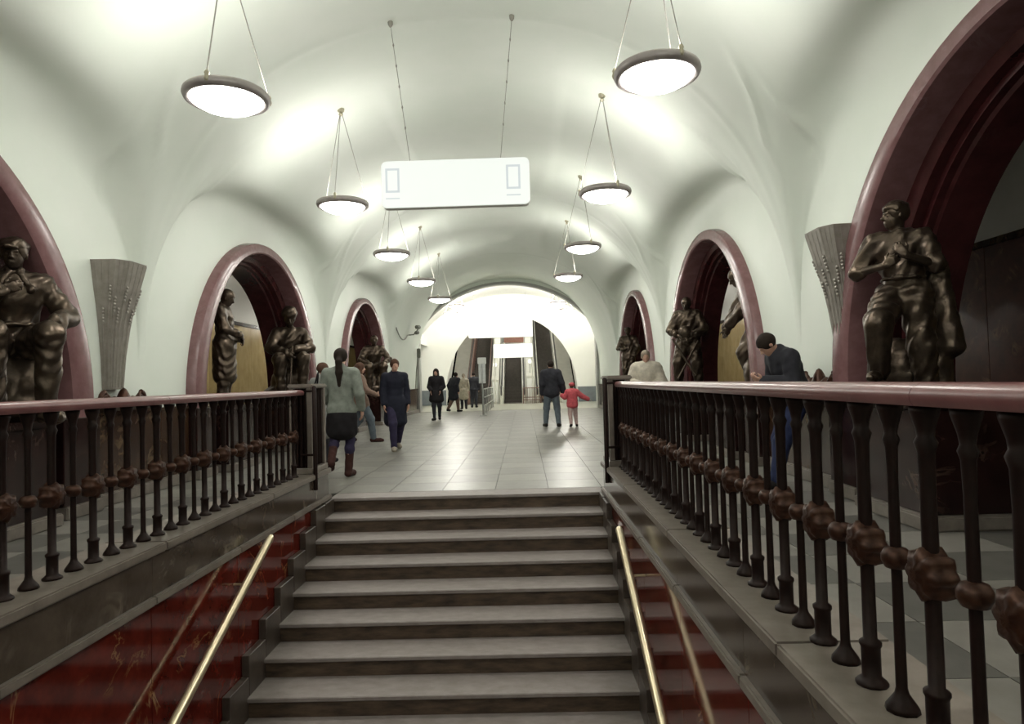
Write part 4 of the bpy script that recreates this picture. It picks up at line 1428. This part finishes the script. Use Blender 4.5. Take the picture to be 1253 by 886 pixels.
# standing, both hands before the belly on a round object, rod across
J = pose(look=(0.12, 0.95, -0.3), H=(0, 0.03, 1.62), eR=(0.31, 0.05, 1.13), wR=(0.11, 0.24, 1.0), gR=(-0.6, 0.5, -0.4), nR=(-0.4, -0.8, 0), eL=(-0.31, 0.05, 1.13), wL=(-0.10, 0.25, 0.95), gL=(0.6, 0.5, -0.5), nL=(0.4, -0.8, 0),
         kR=(0.17, 0.08, 0.50), aR=(0.2, -0.02, 0.085), kL=(-0.16, 0.05, 0.5), aL=(-0.18, -0.03, 0.085))
st = statue(J, (3.98, 5.92), 2.72, 'broad standing bronze statue resting both hands on a round object', [
    ('jacket', 'bronze', jacket(J, 0.04, 0.6, 0.10, 0.01)), ('trousers', 'bronze', trousers(J, 0.042, 0.085)), ('boots', 'bronze', feet(J, 0.014))], 'short', 1.04, 0.014, 5)
rock('round_object', st, [('e', V3(0, 0.27, 1.08), (0.12, 0.10, 0.12), None)])
rod(st, (0.22, 0.34, 0.95), (-0.18, 0.36, 0.25), 0.022)
rod(st, (-0.24, 0.30, 0.9), (0.14, 0.34, 0.2), 0.018)

# leaning forward, facing the hall, partly behind the frame
J = pose(C=(0, 0.12, 1.26), N=(0, 0.20, 1.41), H=(0, 0.30, 1.54), look=(0, 0.85, -0.5), sR=(0.19, 0.17, 1.36), sL=(-0.19, 0.17, 1.36), eR=(0.25, 0.30, 1.08), wR=(0.15, 0.44, 0.86), eL=(-0.25, 0.30, 1.08), wL=(-0.15, 0.46, 0.88), W=(0, 0.04, 1.08), kR=(0.12, 0.2, 0.52), aR=(0.12, 0.05, 0.085))
st = statue(J, (4.30, 2.72), 1.45, 'bronze statue leaning forward, partly hidden by the arch frame', [
    ('tunic', 'bronze', jacket(J, 0.036, 0.9, 0.10)), ('trousers', 'bronze', trousers(J, 0.045, 0.09)), ('boots', 'bronze', feet(J, 0.014))], 'short', 1.12, 0.016, 6)
rock('support', st, [('e', V3(0.0, 0.05, 0.25), (0.22, 0.2, 0.3), None)])

# far arches
J = pose(eR=(0.3, 0.0, 1.15), wR=(0.12, 0.2, 1.1), gR=(-0.8, 0.3, 0.2), nR=(0, -1, 0), eL=(-0.28, 0.02, 1.13), wL=(-0.2, 0.2, 0.9))
st = statue(J, (3.98, 13.4), 2.8, 'standing bronze statue in the arch behind the person in cream', [('jacket', 'bronze', jacket(J, 0.036, 0.95, 0.2)), ('trousers', 'bronze', trousers(J, 0.03, 0.07)), ('boots', 'bronze', feet(J, 0.012)), ('cap', 'bronze', cap(J, 1.1, True))], 'short', 1.04, 0.02, 7)
J = pose(**{**SEAT, 'eR': (0.34, 0.15, 0.84), 'wR': (0.2, 0.38, 0.74), 'gR': (0, 0.8, -0.3), 'nR': (0, 0, -1), 'eL': (-0.34, 0.15, 0.84), 'wL': (-0.2, 0.38, 0.74), 'gL': (0, 0.8, -0.3), 'nL': (0, 0, -1)})
st = statue(J, (-4.02, 13.4), -2.8, 'seated bronze statue with hands on knees in the arch behind the walkers', [('coat', 'bronze', jacket(J, 0.036, 0.95, 0.02)), ('trousers', 'bronze', trousers(J, 0.036, 0.07)), ('boots', 'bronze', feet(J, 0.014))], 'short', 1.25, 0.02, 8)
rock('seat_block', st, [('e', V3(0, -0.12, 0.26), (0.30, 0.27, 0.33), None), ('e', V3(0.1, -0.1, 0.10), (0.33, 0.33, 0.15), None)])

# ------------------------------------------------------------------ people
def person(J, loc, rz, label, outfit, hstyle='short', scale=1.0, h=0.013, seed=0, curl=0.5, hairmat=None):
    r = figure('person', J, (loc[0], loc[1], 0.001), rz, label, 'person', outfit, hstyle, scale, h, seed, curl, 0.003)
    if hairmat:
        for c in r.children:
            if c.name.startswith('hair'):
                c.data.materials[0] = MAT[hairmat]
    return r

# woman with a ponytail walking away
J = pose(eR=(0.26, -0.08, 1.13), wR=(0.27, 0.05, 0.92), eL=(-0.25, 0.05, 1.15), wL=(-0.2, 0.22, 1.0), gL=(0.2, 0.9, -0.2),
         kR=(0.10, 0.05, 0.50), aR=(0.08, 0.0, 0.085), kL=(-0.10, 0.02, 0.52), aL=(-0.09, -0.30, 0.26), fL=(-0.02, 0.08, -0.11))
w = person(J, (-1.84, 1.70), 0.08, 'woman with long dark ponytail in a grey-green sweater and black skirt', [
    ('sweater', 'cloth_greygreen', jacket(J, 0.026, 0.92, 0.08)),
    ('skirt', 'cloth_black', skirt(J, V3(0, 0, 0.86), V3(0, 0.0, 0.60), 0.185, 0.19)),
    ('leggings', 'cloth_violet', legs(J, 0.008, 0.6)),
    ('boots', 'boot_brown', feet(J, 0.008) + [('c', J['a' + s], J['a' + s] + (J['k' + s] - J['a' + s]) * 0.62, 0.05, 0.06, 0.02) for s in 'RL'])], 'pony', 1.0, 0.011, 1)
bag = empty('shoulder_bag', (-2.24, 1.68, 0.58)); tag(bag, 'black bag hanging at the hip of the ponytailed woman', 'bag')
mesh_obj('pouch', sdf_mesh('pouch', [('e', V3(0, 0, 0.14), (0.06, 0.16, 0.16), None), ('e', V3(0, 0, 0.06), (0.07, 0.17, 0.07), None)], 0.012, 0.04), 'bag_black', bag)
tube('strap', [(0.0, -0.12, 0.24), (0.03, -0.10, 0.55), (0.10, -0.02, 0.86), (0.03, 0.10, 0.55), (0.0, 0.12, 0.24)], 0.012, 'bag_black', bag, 6)

# man beyond her, only his head and grey coat show
J = pose(look=(0.5, 0.85, 0))
person(J, (-2.62, 3.45), -0.3, 'person with brown hair in a grey coat beyond the newel post', [('coat', 'cloth_grey', coat(J, 0.45)), ('trousers', 'cloth_charcoal', trousers(J)), ('shoes', 'shoe_black', feet(J, 0.01))], 'short', 0.93, 0.014, 2, hairmat='hair_brown')

# walkers in front of the far left arch
J = pose(kR=(0.1, 0.2, 0.52), aR=(0.1, 0.26, 0.085), kL=(-0.1, -0.02, 0.5), aL=(-0.1, -0.28, 0.15), fL=(0, 0.12, -0.09), eR=(0.26, 0.1, 1.14), wR=(0.2, 0.32, 1.04), gR=(0, 1, 0.1))
person(J, (-2.92, 7.1), -1.2, 'walker in a brown coat and jeans in front of the far statue arch', [('coat', 'cloth_brown', coat(J, 0.15, 0.03)), ('jeans', 'cloth_jeans', trousers(J, 0.018, 0.065)), ('shoes', 'boot_brown', feet(J, 0.012))], 'long', 0.99, 0.014, 3, hairmat='hair_brown')
J = pose(kR=(0.1, 0.18, 0.52), aR=(0.1, 0.22, 0.085), kL=(-0.1, 0.0, 0.5), aL=(-0.1, -0.25, 0.13), fL=(0, 0.12, -0.08))
person(J, (-1.79, 5.25), -2.7, 'person in a long navy coat and violet trousers walking in front of the portal jamb', [('coat', 'cloth_navy', coat(J, 0.42, 0.028, 0.0, 0.21)), ('trousers', 'cloth_violet', trousers(J, 0.012, 0.06)), ('shoes', 'cloth_beige', feet(J, 0.012))], 'short', 0.985, 0.013, 4, hairmat='hair_brown')
J = pose(eR=(0.25, 0.0, 1.14), wR=(0.16, 0.18, 1.02), eL=(-0.25, 0.0, 1.14), wL=(-0.16, 0.18, 1.02), kR=(0.08, 0.1, 0.5), aR=(0.07, 0.1, 0.085), aL=(-0.07, -0.12, 0.1))
person(J, (-2.30, 15.1), 3.1, 'long-haired woman in a short black coat walking alone on the pale floor', [('coat', 'cloth_black', coat(J, 0.28, 0.03, 0.01, 0.24)), ('leggings', 'cloth_charcoal', trousers(J, 0.008, 0.05)), ('boots', 'shoe_black', feet(J, 0.01))], 'long', 0.99, 0.017, 5)
J = pose(P=(0, 0, 0.93), C=(0, 0.10, 1.28), N=(0, 0.15, 1.43), H=(0, 0.2, 1.57), sR=(0.19, 0.13, 1.38), sL=(-0.19, 0.13, 1.38), kR=(0.1, 0.16, 0.52), aR=(0.1, 0.2, 0.085), aL=(-0.1, -0.25, 0.13))
person(J, (-2.36, 21.0), -0.6, 'stooping person in a dark coat heading for the escalators', [('coat', 'cloth_charcoal', coat(J, 0.35, 0.03, 0.01)), ('trousers', 'cloth_brown', trousers(J)), ('shoes', 'shoe_black', feet(J, 0.01))], 'short', 1.0, 0.02, 6)
J = pose()
person(J, (-2.16, 23.8), 0.2, 'person in a beige coat between two people in dark coats', [('coat', 'cloth_beige', coat(J, 0.4)), ('trousers', 'cloth_charcoal', trousers(J)), ('shoes', 'shoe_black', feet(J, 0.01))], 'short', 0.95, 0.022, 7, hairmat='hair_grey')
J = pose()
person(J, (-1.80, 25.4), 0.0, 'person in dark clothes before the wooden-sided escalator', [('jacket', 'cloth_charcoal', jacket(J, 0.04)), ('trousers', 'cloth_charcoal', trousers(J)), ('shoes', 'shoe_black', feet(J, 0.01))], 'short', 1.0, 0.022, 8)
# man with a child in pink
J = pose(kR=(0.14, 0.05, 0.5), aR=(0.17, -0.05, 0.085), kL=(-0.14, 0.06, 0.5), aL=(-0.17, 0.08, 0.085), eR=(0.27, -0.03, 1.14), wR=(0.32, 0.05, 0.92))
person(J, (1.41, 10.45), 0.0, 'man in a dark jacket and pale jeans walking beside the child in pink', [('jacket', 'cloth_charcoal', jacket(J, 0.042, 0.95, 0.14, 0.012)), ('jeans', 'cloth_jeans', trousers(J, 0.016, 0.065)), ('shoes', 'shoe_black', feet(J, 0.012))], 'short', 1.01, 0.014, 9)
J = pose(eR=(0.42, 0.0, 1.22), wR=(0.66, 0.02, 1.10), gR=(1, 0, -0.3), nR=(0, 0, -1), eL=(-0.3, 0.0, 1.2), wL=(-0.42, 0.02, 1.28), gL=(-0.6, 0, 0.7), kR=(0.13, 0.1, 0.5), aR=(0.17, 0.05, 0.085), aL=(-0.1, -0.16, 0.11), fL=(0, 0.12, -0.08))
person(J, (1.95, 10.3), 0.1, 'small child in a bright pink jacket with arms spread', [('jacket', 'cloth_pink', jacket(J, 0.05, 0.95, 0.18, 0.02)), ('leggings', 'cloth_palepink', trousers(J, 0.02, 0.065)), ('shoes', 'shoe_black', feet(J, 0.014)), ('hood', 'cloth_pink', cap(J, 1.18, False, 0.01))], 'short', 0.65, 0.016, 10, hairmat='hair_brown', )
# man leaning over by the dado
J = pose(P=(0, -0.10, 0.95), W=(0, -0.09, 1.10), C=(0, -0.02, 1.30), N=(0, 0.06, 1.45), H=(0, 0.175, 1.535), look=(0.1, 0.72, -0.7), sR=(0.19, 0.02, 1.39), sL=(-0.19, 0.02, 1.39), hR=(0.09, -0.10, 0.92), hL=(-0.09, -0.10, 0.92),
         eR=(0.24, 0.02, 1.12), wR=(0.10, 0.24, 1.14), gR=(-0.5, 0.7, 0.3), nR=(-0.5, -0.3, 0.6), eL=(-0.24, 0.02, 1.12), wL=(-0.08, 0.26, 1.14), gL=(0.4, 0.8, 0.3), nL=(0.5, -0.3, 0.6),
         kR=(0.11, 0.02, 0.50), aR=(0.11, 0.06, 0.085), kL=(-0.10, 0.10, 0.50), aL=(-0.10, 0.18, 0.085))
person(J, (3.56, 0.02), 1.65, 'man in a dark jacket and blue jeans with head bowed behind the balustrade', [('jacket', 'cloth_charcoal', jacket(J, 0.036, 0.94, 0.10, 0.008)), ('jeans', 'cloth_blue', trousers(J, 0.02, 0.065)), ('shoes', 'shoe_black', feet(J, 0.012))], 'short', 1.02, 0.010, 11, 0.7, hairmat='hair_dark')
# person in cream
J = pose(look=(-0.2, 0.97, 0.0), H=(0, 0.04, 1.64), eR=(0.30, 0.05, 1.13), wR=(0.12, 0.24, 1.1), gR=(-0.8, 0.3, 0), nR=(0, -1, 0), eL=(-0.30, 0.05, 1.13), wL=(-0.12, 0.24, 1.06), gL=(0.8, 0.3, 0), nL=(0, -1, 0))
person(J, (3.02, 5.35), 2.9, 'person in a bulky cream jacket standing by the right-hand arches', [('jacket', 'cloth_cream', jacket(J, 0.05, 0.95, 0.15, 0.03)), ('trousers', 'cloth_grey', trousers(J)), ('shoes', 'shoe_black', feet(J, 0.012))], 'short', 1.0, 0.013, 12, hairmat='hair_grey')
